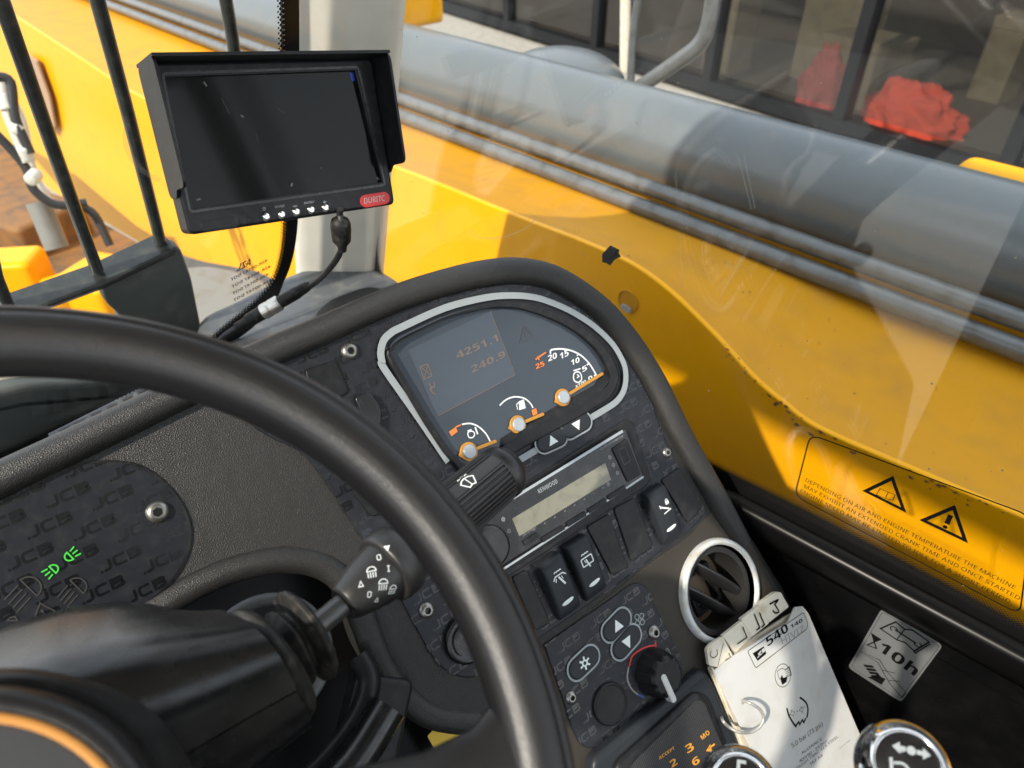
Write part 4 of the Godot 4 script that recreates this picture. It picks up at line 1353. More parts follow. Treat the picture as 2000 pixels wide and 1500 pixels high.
func cluster(d: Node3D) -> void:
	var c := Node3D.new()
	c.name = "instrument_cluster"
	d.add_child(c, true)
	c.global_transform = CLUSTER
	# raised dark surround
	var rim := curve([Vector2(-0.1076, 0.0412), Vector2(-0.1258, 0.1501), Vector2(-0.1172, 0.1660), Vector2(-0.0998, 0.1699), Vector2(-0.0542, 0.1721), Vector2(-0.0137, 0.1671), Vector2(0.0129, 0.1618), Vector2(0.0447, 0.1439), Vector2(0.0775, 0.1109), Vector2(0.0935, 0.0822), Vector2(0.0967, 0.0558), Vector2(0.0896, 0.0427), Vector2(0.0731, 0.0338), Vector2(0.0581, 0.0325), Vector2(0.0272, 0.0318), Vector2(-0.0299, 0.0321), Vector2(-0.0633, 0.0323)], true, 4)
	var hole := curve([Vector2(-0.1038, 0.0489), Vector2(-0.1214, 0.1561), Vector2(-0.1188, 0.1627), Vector2(-0.1122, 0.1679), Vector2(-0.0985, 0.1704), Vector2(-0.0490, 0.1712), Vector2(-0.0063, 0.1628), Vector2(0.0239, 0.1488), Vector2(0.0596, 0.1187), Vector2(0.0798, 0.0887), Vector2(0.0851, 0.0640), Vector2(0.0810, 0.0498), Vector2(0.0645, 0.0443), Vector2(0.0280, 0.0435), Vector2(-0.0237, 0.0441), Vector2(-0.0639, 0.0429)], true, 4)
	var s := Sheet.new()
	s.slab(rim, 0.0, 0.009, 0.002, hole, 0.002)
	piece("surround", s, M.smooth_black, c, CLUSTER)
	s = Sheet.new()
	var hg := PackedVector2Array()
	for q in Geometry2D.offset_polygon(hole, 0.002):
		hg = q
	s.fill(hg, 0.0035)
	piece("dial_glass", s, M.dial_glass, c, CLUSTER)
	s = Sheet.new()
	s.fill(PackedVector2Array([Vector2(-0.1040, 0.1578), Vector2(-0.0113, 0.1612), Vector2(-0.0144, 0.0970), Vector2(-0.1041, 0.0945)]), 0.0037)
	piece("information_display", s, M.lcd_glass, c, CLUSTER)
	s = Sheet.new()
	s.ribbon([Vector2(-0.0114, 0.1612), Vector2(-0.0145, 0.0970), Vector2(-0.1033, 0.0941)], 0.0006, false, 0.0039)
	piece("display_edge", s, M.brown_segments, c, CLUSTER)
	# sloping lower inside edge
	s = Sheet.new()
	var sl := [Vector2(0.0825, 0.0503), Vector2(0.0643, 0.0433), Vector2(-0.0239, 0.0431), Vector2(-0.0580, 0.0422), Vector2(0.0888, 0.0633), Vector2(0.0645, 0.0529), Vector2(-0.0219, 0.0512), Vector2(-0.0557, 0.0498)]
	var rows := [PackedVector3Array(), PackedVector3Array()]
	for k in 4:
		rows[0].append(Vector3(sl[k].x, sl[k].y, 0.0088))
		rows[1].append(Vector3(sl[k + 4].x, sl[k + 4].y, 0.0039))
	s.grid(rows, false, Vector3(0, 0.5, 1))
	piece("sloping_edge", s, M.smooth_black, c, CLUSTER)
	# pale line round it
	s = Sheet.new()
	s.ribbon(curve([Vector2(-0.1132, 0.0536), Vector2(-0.1222, 0.1023), Vector2(-0.1318, 0.1502), Vector2(-0.1312, 0.1576), Vector2(-0.1283, 0.1661), Vector2(-0.1215, 0.1740), Vector2(-0.1127, 0.1774), Vector2(-0.1028, 0.1785), Vector2(-0.0545, 0.1800), Vector2(-0.0107, 0.1746), Vector2(0.0173, 0.1668), Vector2(0.0371, 0.1582), Vector2(0.0518, 0.1486), Vector2(0.0714, 0.1317), Vector2(0.0879, 0.1127), Vector2(0.0988, 0.0955), Vector2(0.1060, 0.0790), Vector2(0.1085, 0.0618), Vector2(0.1070, 0.0509), Vector2(0.1008, 0.0396), Vector2(0.0921, 0.0317), Vector2(0.0792, 0.0270), Vector2(0.0598, 0.0259), Vector2(0.0392, 0.0255)], false, 4), 0.0064, false, 0.0059)
	s.ribbon([Vector2(-0.0206, 0.0242), Vector2(-0.0569, 0.0236), Vector2(-0.0808, 0.0234)], 0.0064, false, 0.0059)
	piece("pale_line", s, M.pale_print, c, CLUSTER)
	# two menu keys
	for q in [[Vector2(-0.0171, 0.0262), Vector2(0.0009, 0.0247), 1.0], [Vector2(0.0148, 0.0260), Vector2(0.0339, 0.0261), -1.0]]:
		var a: Vector2 = q[0]
		var b: Vector2 = q[1]
		s = Sheet.new()
		s.slab(pill(a, b, 0.0088), 0.0, 0.008, 0.002)
		piece("menu_key", s, M.key_rubber, c, CLUSTER)
		s = Sheet.new()
		s.ribbon(pill(a, b, 0.0098), 0.0017, true, 0.0068)
		piece("key_ring", s, M.pale_print, c, CLUSTER)
		s = Sheet.new()
		var m := (a + b) / 2
		var y: float = q[2] * 0.005
		s.fill(PackedVector2Array([m + Vector2(-0.0055, -y * 0.8), m + Vector2(0.0055, -y * 0.8), m + Vector2(0.0, y)]), 0.0083)
		piece("key_arrow", s, M.white_print, c, CLUSTER)
	# read-out
	s = Sheet.new()
	var w := [Vector2(-0.0638, 0.1327), Vector2(-0.0162, 0.1326), Vector2(-0.0632, 0.1396), Vector2(-0.0556, 0.1156), Vector2(-0.0160, 0.1161), Vector2(-0.0546, 0.1224)]
	s.write("4251.1", w[0], w[1], (w[2] - w[0]) * 0.95, 0.0041)
	s.write("240.9", w[3], w[4], (w[5] - w[3]) * 0.95, 0.0041)
	s.ribbon([Vector2(-0.1002, 0.1405), Vector2(-0.0920, 0.1396), Vector2(-0.0931, 0.1286), Vector2(-0.1017, 0.1287)], 0.0009, true, 0.0041)
	s.ribbon([Vector2(-0.1002, 0.1405), Vector2(-0.0931, 0.1286)], 0.0008, false, 0.0041)
	s.ribbon([Vector2(-0.0920, 0.1396), Vector2(-0.1017, 0.1287)], 0.0008, false, 0.0041)
	s.ribbon([Vector2(-0.0997, 0.1194), Vector2(-0.0990, 0.1141), Vector2(-0.0972, 0.1124)], 0.0018, false, 0.0041)
	s.ribbon([Vector2(-0.0986, 0.1239), Vector2(-0.0986, 0.1195), Vector2(-0.0955, 0.1191), Vector2(-0.0937, 0.1229)], 0.0012, false, 0.0041)
	s.ribbon([Vector2(-0.0988, 0.1190), Vector2(-0.0983, 0.1123)], 0.0012, false, 0.0041)
	piece("read_out", s, M.brown_segments, c, CLUSTER)
	s = Sheet.new()
	s.ribbon([Vector2(0.0167, 0.1360), Vector2(0.0217, 0.1233), Vector2(0.0051, 0.1232)], 0.0009, true, 0.0041)
	s.ribbon([Vector2(0.0154, 0.1311), Vector2(0.0142, 0.1262)], 0.0014, false, 0.0041)
	piece("warning_triangle", s, M.faint_print, c, CLUSTER)
	# dials: scales
	s = Sheet.new()
	var t := 0.0042
	s.ribbon(curve([Vector2(0.0313, 0.1004), Vector2(0.0348, 0.1034), Vector2(0.0495, 0.0981), Vector2(0.0621, 0.0881), Vector2(0.0692, 0.0752), Vector2(0.0720, 0.0605)], false, 5), 0.0017, false, t)
	for q in [[Vector2(0.0495, 0.0981), Vector2(0.0478, 0.0961)], [Vector2(0.0621, 0.0881), Vector2(0.0594, 0.0870)], [Vector2(0.0690, 0.0747), Vector2(0.0659, 0.0743)], [Vector2(0.0717, 0.0612), Vector2(0.0689, 0.0612)]]:
		s.ribbon(q, 0.0014, false, t)
	var n := [Vector2(0.0256, 0.0945), Vector2(0.0365, 0.0939), Vector2(0.0278, 0.1002), Vector2(0.0392, 0.0912), Vector2(0.0506, 0.0911), Vector2(0.0415, 0.0969), Vector2(0.0486, 0.0808), Vector2(0.0594, 0.0803), Vector2(0.0507, 0.0860), Vector2(0.0579, 0.0697), Vector2(0.0643, 0.0699), Vector2(0.0592, 0.0748), Vector2(0.0604, 0.0586), Vector2(0.0660, 0.0585), Vector2(0.0614, 0.0632), Vector2(0.0425, 0.0589), Vector2(0.0570, 0.0589), Vector2(0.0434, 0.0618)]
	var txt := ["20", "15", "10", "5", "0", "x100"]
	for k in 6:
		s.write(txt[k], n[k * 3], n[k * 3 + 1], (n[k * 3 + 2] - n[k * 3]) * 0.95, t)
	s.ribbon(curve([Vector2(-0.0430, 0.0775), Vector2(-0.0346, 0.0796), Vector2(-0.0248, 0.0785), Vector2(-0.0158, 0.0730), Vector2(-0.0118, 0.0659), Vector2(-0.0113, 0.0609)], false, 4), 0.0014, false, t)
	s.ribbon(curve([Vector2(-0.0860, 0.0777), Vector2(-0.0782, 0.0751), Vector2(-0.0719, 0.0692), Vector2(-0.0678, 0.0601), Vector2(-0.0669, 0.0514)], false, 4), 0.0014, false, t)
	# engine, pump and thermometer symbols
	s.ribbon(curve([Vector2(0.0475, 0.0723), Vector2(0.0446, 0.0668), Vector2(0.0479, 0.0627), Vector2(0.0533, 0.0638), Vector2(0.0549, 0.0693), Vector2(0.0525, 0.0725)], true, 3), 0.0013, true, t)
	s.ribbon([Vector2(0.0484, 0.0753), Vector2(0.0573, 0.0739)], 0.0012, false, t)
	s.ribbon([Vector2(0.0507, 0.0705), Vector2(0.0520, 0.0677), Vector2(0.0490, 0.0673)], 0.0011, false, t)
	s.fill(PackedVector2Array([Vector2(-0.0260, 0.0652), Vector2(-0.0227, 0.0728), Vector2(-0.0167, 0.0724), Vector2(-0.0185, 0.0641)]), t)
	s.ribbon([Vector2(-0.0232, 0.0720), Vector2(-0.0261, 0.0711), Vector2(-0.0273, 0.0663)], 0.0009, false, t)
	s.ribbon(curve([Vector2(-0.0838, 0.0685), Vector2(-0.0847, 0.0643), Vector2(-0.0810, 0.0626), Vector2(-0.0781, 0.0649), Vector2(-0.0794, 0.0680)], true, 3), 0.0011, true, t)
	s.ribbon([Vector2(-0.0836, 0.0700), Vector2(-0.0793, 0.0695)], 0.0011, false, t)
	s.ribbon([Vector2(-0.0750, 0.0701), Vector2(-0.0755, 0.0632)], 0.0016, false, t)
	piece("dial_scale", s, M.white_print, c, CLUSTER)
	s = Sheet.new()
	s.ribbon([Vector2(0.0130, 0.1018), Vector2(0.0271, 0.1037)], 0.0014, false, t)
	s.ribbon([Vector2(0.0166, 0.1036), Vector2(0.0165, 0.0998)], 0.0014, false, t)
	var o := [Vector2(0.0092, 0.0931), Vector2(0.0199, 0.0925), Vector2(0.0102, 0.0975)]
	s.write("25", o[0], o[1], o[2] - o[0], t)
	s.fill(PackedVector2Array([Vector2(-0.0137, 0.0598), Vector2(-0.0082, 0.0595), Vector2(-0.0091, 0.0540), Vector2(-0.0147, 0.0543)]), t)
	s.fill(PackedVector2Array([Vector2(-0.1003, 0.0771), Vector2(-0.0925, 0.0781), Vector2(-0.0926, 0.0736), Vector2(-0.0998, 0.0724)]), t)
	s.ribbon([Vector2(-0.0925, 0.0781), Vector2(-0.0871, 0.0777)], 0.0012, false, t)
	piece("dial_red_zone", s, M.orange_print, c, CLUSTER)
	# needles
	for q in [[Vector2(0.0240, 0.0566), Vector2(0.0781, 0.0593)], [Vector2(-0.0339, 0.0537), Vector2(-0.0050, 0.0514)], [Vector2(-0.0910, 0.0529), Vector2(-0.0630, 0.0499)]]:
		var dir: Vector2 = (q[1] - q[0]).normalized()
		s = Sheet.new()
		s.slab(pill(q[0], q[1], 0.0016), 0.0048, 0.0064, 0.0005)
		s.slab(circle(q[0], 0.0088, 28), 0.0042, 0.0060, 0.0008)
		s.slab(PackedVector2Array([q[0] - dir * 0.0112, q[0] - dir.rotated(0.9) * 0.008, q[0] - dir.rotated(-0.9) * 0.008]), 0.0042, 0.0055)
		piece("needle", s, M.needle_gold, c, CLUSTER)
		s = Sheet.new()
		s.slab(circle(q[0], 0.0066, 28), 0.0055, 0.0084, 0.0012)
		piece("needle_cap", s, M.silver_paint, c, CLUSTER)

func radio(d: Node3D) -> void:
	var r := Node3D.new()
	r.name = "radio"
	d.add_child(r, true)
	r.global_transform = DASH
	var z := 0.013
	# recess and face
	var s := Sheet.new()
	s.slab(soft([Vector2(-0.1525, -0.0595), Vector2(-0.1318, -0.0011), Vector2(-0.0638, 0.0013), Vector2(0.0840, 0.0066), Vector2(0.0916, -0.0015), Vector2(0.0857, -0.0617), Vector2(0.0744, -0.0654), Vector2(-0.1388, -0.0652)], 0.003, 3), 0.0, 0.0068, 0.001)
	piece("surround", s, M.smooth_black, r, DASH)
	s = Sheet.new()
	s.slab(soft([Vector2(-0.1436, -0.0519), Vector2(-0.1334, -0.0049), Vector2(0.0693, 0.0013), Vector2(0.0757, -0.0017), Vector2(0.0727, -0.0531), Vector2(0.0660, -0.0543)], 0.002, 3), 0.004, z, 0.0016)
	piece("face", s, M.gloss_black, r, DASH)
	var f := at_dash(z)
	s = Sheet.new()
	s.ribbon([Vector2(-0.1287, -0.0054), Vector2(-0.0734, -0.0032), Vector2(0.0701, -0.0013)], 0.0026, false, 0.0003)
	s.ribbon([Vector2(-0.1225, -0.0542), Vector2(-0.0378, -0.0542), Vector2(0.0713, -0.0529)], 0.0020, false, 0.0006)
	piece("silver_line", s, M.silver_paint, r, f)
	s = Sheet.new()
	s.fill(PackedVector2Array([Vector2(-0.0815, -0.0191), Vector2(0.0356, -0.0200), Vector2(0.0338, -0.0376), Vector2(-0.0820, -0.0365)]), 0.0002)
	piece("display", s, M.radio_lcd, r, f)
	s = Sheet.new()
	s.slab(soft([Vector2(0.0489, -0.0108), Vector2(0.0705, -0.0096), Vector2(0.0695, -0.0492), Vector2(0.0505, -0.0488)], 0.002, 3), 0.0, 0.0016, 0.0006)
	piece("socket_door", s, M.smooth_black, r, f)
	s = Sheet.new()
	s.ribbon(soft([Vector2(0.0547, -0.0158), Vector2(0.0641, -0.0158), Vector2(0.0635, -0.0314), Vector2(0.0541, -0.0314)], 0.001, 2), 0.0005, true, 0.0018)
	piece("door_edge", s, M.faint_print, r, f)
	var keys := [[Vector2(-0.0813, -0.0415), Vector2(-0.0649, -0.0415)], [Vector2(-0.0634, -0.0482), Vector2(-0.0367, -0.0489)], [Vector2(-0.0328, -0.0488), Vector2(-0.0093, -0.0493)], [Vector2(-0.0053, -0.0492), Vector2(0.0180, -0.0492)], [Vector2(0.0217, -0.0488), Vector2(0.0451, -0.0489)]]
	for q in keys:
		s = Sheet.new()
		var dn := Vector2(0.0006, -0.0052)
		s.slab(PackedVector2Array([q[0] + dn * 0.1, q[0] + dn, q[1] + dn, q[1] + dn * 0.1]), 0.0, 0.0016, 0.0004)
		piece("preset_key", s, M.smooth_black, r, f)
	s = Sheet.new()
	var kc: Vector2 = Vector2(-0.1143, -0.0290)
	s.lathe([Vector2(0.0195, 0.0), Vector2(0.0192, 0.006), Vector2(0.018, 0.0085), Vector2(0.0155, 0.0095), Vector2(0.0148, 0.0088), Vector2(0.0001, 0.0086)], 48, Vector3(kc.x, kc.y, 0))
	piece("volume_knob", s, M.gloss_black, r, f)
	s = Sheet.new()
	var t := [Vector2(-0.0458, -0.0121), Vector2(-0.0226, -0.0126), Vector2(-0.0460, -0.0077), Vector2(0.0362, -0.0069), Vector2(0.0678, -0.0066), Vector2(0.0366, -0.0049), Vector2(-0.1074, -0.0038), Vector2(-0.0962, -0.0041), Vector2(-0.1071, -0.0019), Vector2(-0.0786, -0.0389), Vector2(-0.0626, -0.0386), Vector2(-0.0787, -0.0367)]
	s.write("KENWOOD", t[0], t[1], (t[2] - t[0]) * 0.95)
	piece("maker_name", s, M.pale_print, r, f)
	s = Sheet.new()
	s.write("KMM-BT506DAB", t[3], t[4], t[5] - t[3], 0.0002, false)
	s.write("VOICE", t[6], t[7], t[8] - t[6], 0.0002, false)
	s.write("LIST UPDATE", t[9], t[10], t[11] - t[9], 0.0002, false)
	for q in [Vector2(-0.0893, -0.0273), Vector2(-0.0897, -0.0153), Vector2(0.0431, -0.0175), Vector2(0.0434, -0.0261), Vector2(0.0441, -0.0354), Vector2(0.0287, -0.0401)]:
		s.ribbon(circle(q, 0.0016, 8), 0.0008, true)
		s.ribbon([q + Vector2(0, -0.0024), q + Vector2(0, 0.0024)], 0.0007)
	for k in 8:
		var q: Vector2 = t[9].lerp(Vector2(0.0298, -0.0407), 0.12 + 0.115 * k)
		s.ribbon([q + Vector2(-0.001, 0), q + Vector2(0.001, 0.0004)], 0.0006)
	piece("small_print", s, M.grey_print, r, f)

func rocker(d: Node3D, at: Vector2, k: int) -> void:
	var n := Node3D.new()
	n.name = "rocker_switch" if k == 0 else "rocker_switch_%03d" % k
	d.add_child(n, true)
	var f := at_dash(0.0055)
	f.origin = f * Vector3(at.x, at.y, 0)
	n.global_transform = f
	var s := Sheet.new()
	var rows := []
	var w := 0.0135
	# across sections from the bottom end to the top end: the upper half stands proud, dished between
	for e in [[-0.0295, 0.0, 0.86], [-0.0290, 0.0035, 0.95], [-0.027, 0.0062, 0.98], [-0.022, 0.0080, 1.0], [-0.012, 0.0098, 1.0], [0.0, 0.0112, 1.0], [0.012, 0.0124, 1.0], [0.020, 0.0128, 1.0], [0.0255, 0.0118, 0.99], [0.0282, 0.0088, 0.96], [0.0292, 0.0045, 0.92], [0.0294, 0.0, 0.88]]:
		var r := PackedVector3Array()
		for q in [[-1.0, 0.0], [-1.0, 0.55], [-0.97, 0.80], [-0.88, 0.95], [-0.7, 1.0], [0.0, 1.03], [0.7, 1.0], [0.88, 0.95], [0.97, 0.80], [1.0, 0.55], [1.0, 0.0]]:
			r.append(Vector3(q[0] * w * e[2], e[0], q[1] * e[1] + 0.0002))
		rows.append(r)
	s.grid(rows, false, Vector3(0, 0, 1))
	piece("cap", s, M.key_rubber, n, f)
	s = Sheet.new()
	var pl := circle(Vector2.ZERO, 1.0, 24)
	var lens := PackedVector2Array()
	for q in pl:
		lens.append(Vector2(q.x * 0.0072, q.y * 0.0023 + q.x * 0.0004 - 0.0155))
	s.slab(lens, 0.006, 0.0101, 0.001)
	piece("lens", s, M.white_print, n, f)
	s = Sheet.new()
	var z := 0.0120
	var ic := Vector2(0.0005, 0.0075)
	if k == 0:
		s.ribbon([ic + Vector2(-0.0075, 0.0015), ic + Vector2(-0.0045, 0.0045), ic + Vector2(0.0045, 0.0045), ic + Vector2(0.0075, 0.0015)], 0.0012, false, z)
		s.ribbon([ic + Vector2(-0.0055, -0.0005), ic + Vector2(-0.004, 0.0025)], 0.001, false, z)
		s.ribbon([ic + Vector2(-0.001, 0.003), ic + Vector2(0.0035, -0.0065)], 0.0019, false, z)
		s.ribbon([ic + Vector2(0.0022, 0.0025), ic + Vector2(0.003, -0.001)], 0.0008, false, z)
		for j in 3:
			s.ribbon(circle(ic + Vector2(-0.0028 + j * 0.0028, 0.0072), 0.0014, 10, 0.3, 2.9), 0.001, false, z)
	elif k == 1:
		s.ribbon(soft([ic + Vector2(-0.0065, -0.0035), ic + Vector2(0.0065, -0.0035), ic + Vector2(0.0065, 0.004), ic + Vector2(-0.0065, 0.004)], 0.001, 2), 0.0012, true, z)
		s.ribbon([ic + Vector2(-0.001, 0.002), ic + Vector2(0.0012, -0.0065)], 0.0016, false, z)
		s.ribbon([ic + Vector2(-0.003, 0.002), ic + Vector2(-0.002, -0.0015)], 0.0008, false, z)
		for j in 3:
			s.ribbon(circle(ic + Vector2(-0.0028 + j * 0.0028, 0.0066), 0.0014, 10, 0.3, 2.9), 0.001, false, z)
	else:
		s.ribbon([ic + Vector2(-0.0045, 0.002), ic + Vector2(0.0045, -0.0035)], 0.0017, false, z)
		s.ribbon([ic + Vector2(-0.0045, 0.002), ic + Vector2(-0.0068, 0.0048)], 0.0014, false, z)
		s.ribbon([ic + Vector2(-0.0068, 0.002), ic + Vector2(-0.0045, 0.0022)], 0.0014, false, z)
		s.ribbon([ic + Vector2(-0.004, -0.0055), ic + Vector2(0.0065, -0.0045)], 0.0012, false, z)
		s.fill(rect(ic + Vector2(0.0042, 0.0035), 0.0048, 0.0038, 0.0008, 2), z)
		s.ribbon(circle(ic + Vector2(0.0042, 0.0056), 0.0015, 10, 0.0, PI), 0.0009, false, z)
	for j in s.v.size():
		s.v[j].z = _cap_height(s.v[j].y) + 0.0003
	piece("symbol", s, M.white_print, n, f).set_meta("kind", "stuff")

func _cap_height(y: float) -> float:
	var p := [Vector2(-0.022, 0.0080), Vector2(-0.012, 0.0098), Vector2(0.0, 0.0112), Vector2(0.012, 0.0124), Vector2(0.020, 0.0128)]
	for j in 4:
		if y < p[j + 1].x:
			return lerpf(p[j].y, p[j + 1].y, (y - p[j].x) / (p[j + 1].x - p[j].x)) * 1.03
	return 0.0132

func rockers(d: Node3D) -> void:
	var spots := [Vector2(-0.0644, -0.0979), Vector2(-0.0306, -0.0981), Vector2(0.0776, -0.0986)]
	for k in 3:
		rocker(d, spots[k], k)
	for q in [[Vector2(-0.0098, -0.0663), Vector2(0.0200, -0.0677), Vector2(0.0159, -0.1250), Vector2(-0.0052, -0.1219)], [Vector2(0.0273, -0.0659), Vector2(0.0565, -0.0685), Vector2(0.0527, -0.1227), Vector2(0.0218, -0.1221)], [Vector2(-0.1025, -0.0670), Vector2(-0.0856, -0.0689), Vector2(-0.0857, -0.1240), Vector2(-0.1030, -0.1217)], [Vector2(0.0952, -0.0688), Vector2(0.1245, -0.0678), Vector2(0.1311, -0.1197), Vector2(0.1053, -0.1242)]]:
		var s := Sheet.new()
		s.slab(soft(q, 0.003, 4), 0.003, 0.0076, 0.0012)
		piece("blank_plate", s, M.smooth_black, d, DASH)
	for q in [[Vector2(-0.1940, 0.1759), Vector2(-0.1675, 0.1743), Vector2(-0.1682, 0.1452), Vector2(-0.1892, 0.1426), Vector2(-0.1988, 0.1514)], [Vector2(-0.2001, 0.0687), Vector2(-0.1800, 0.0656), Vector2(-0.1801, 0.0394), Vector2(-0.1960, 0.0431)]]:
		var s := Sheet.new()
		s.slab(soft(q, 0.003, 4), 0.003, 0.0078, 0.0012)
		piece("blank_plate", s, M.smooth_black, d, DASH)
	for q in [[Vector2(-0.1675, 0.1399), Vector2(-0.1527, 0.1383), Vector2(-0.1498, 0.1203), Vector2(-0.1604, 0.1013), Vector2(-0.1676, 0.1140)]]:
		var s := Sheet.new()
		s.slab(soft(q, 0.005, 5), 0.003, 0.012, 0.0015)
		piece("push_switch", s, M.gloss_black, d, DASH)
	# ignition barrel beside the lower screw, mostly behind the wheel
	var o: Vector2 = Vector2(-0.1648, -0.0909)
	var s := Sheet.new()
	s.lathe([Vector2(0.021, 0.004), Vector2(0.021, 0.010), Vector2(0.019, 0.012), Vector2(0.014, 0.0118), Vector2(0.0135, 0.008), Vector2(0.0001, 0.008)], 36, Vector3(o.x, o.y, 0))
	piece("ignition_barrel", s, M.gloss_black, d, DASH)

func vent(d: Node3D, at: Vector2) -> void:
	var n := Node3D.new()
	n.name = "air_vent"
	d.add_child(n, true)
	var f := at_dash(0.004)
	f.origin = f * Vector3(at.x, at.y, 0)
	n.global_transform = f
	var s := Sheet.new()
	s.lathe([Vector2(0.0560, 0.0), Vector2(0.0560, 0.004), Vector2(0.0545, 0.0072), Vector2(0.0520, 0.0086), Vector2(0.0498, 0.0078), Vector2(0.0486, 0.0050)], 64)
	piece("ring", s, M.vent_silver, n, f)
	s = Sheet.new()
	s.lathe([Vector2(0.0486, 0.0050), Vector2(0.0466, 0.0005), Vector2(0.0440, -0.006), Vector2(0.0422, -0.018)], 64)
	for k in range(s.n.size()):
		s.n[k] = Vector3(-s.n[k].x, -s.n[k].y, absf(s.n[k].z))
	piece("inner_ring", s, M.silver_paint, n, f)
	s = Sheet.new()
	s.lathe([Vector2(0.0424, -0.0175), Vector2(0.0420, -0.058)], 48)
	piece("duct", s, M.duct_brown, n, f)
	s = Sheet.new()
	s.disc(0.0445, -0.040)
	piece("duct_floor", s, M.duct_brown, n, f)
	s = Sheet.new()
	s.slab(rect(Vector2(0.004, -0.004), 0.042, 0.05, 0.004), -0.0395, -0.028, 0.003, rect(Vector2(0.004, -0.004), 0.030, 0.038, 0.003), -0.0395)
	piece("flap_frame", s, M.smooth_black, n, f)
	# vanes lie level in the picture's lower right: turned about the ring's own axis
	var turn := -0.93
	for k in [-1.0, 1.0]:
		s = Sheet.new()
		var rows := []
		for j in 9:
			var x := -0.043 + 0.086 * j / 8.0
			var half := 0.0095 * sqrt(maxf(0.05, 1.0 - pow(x / 0.05, 2.0)))
			var r := PackedVector3Array()
			for a in 12:
				var t := TAU * a / 12
				r.append(Vector3(x, k * 0.0135 + 0.0036 * cos(t) + 0.35 * half * sin(t), -0.012 + half * sin(t)))
			rows.append(r)
		s.grid_tube(rows)
		piece("vane", s, M.vane_black, n, f * Transform3D(Basis(Vector3(0, 0, 1), turn), Vector3.ZERO))

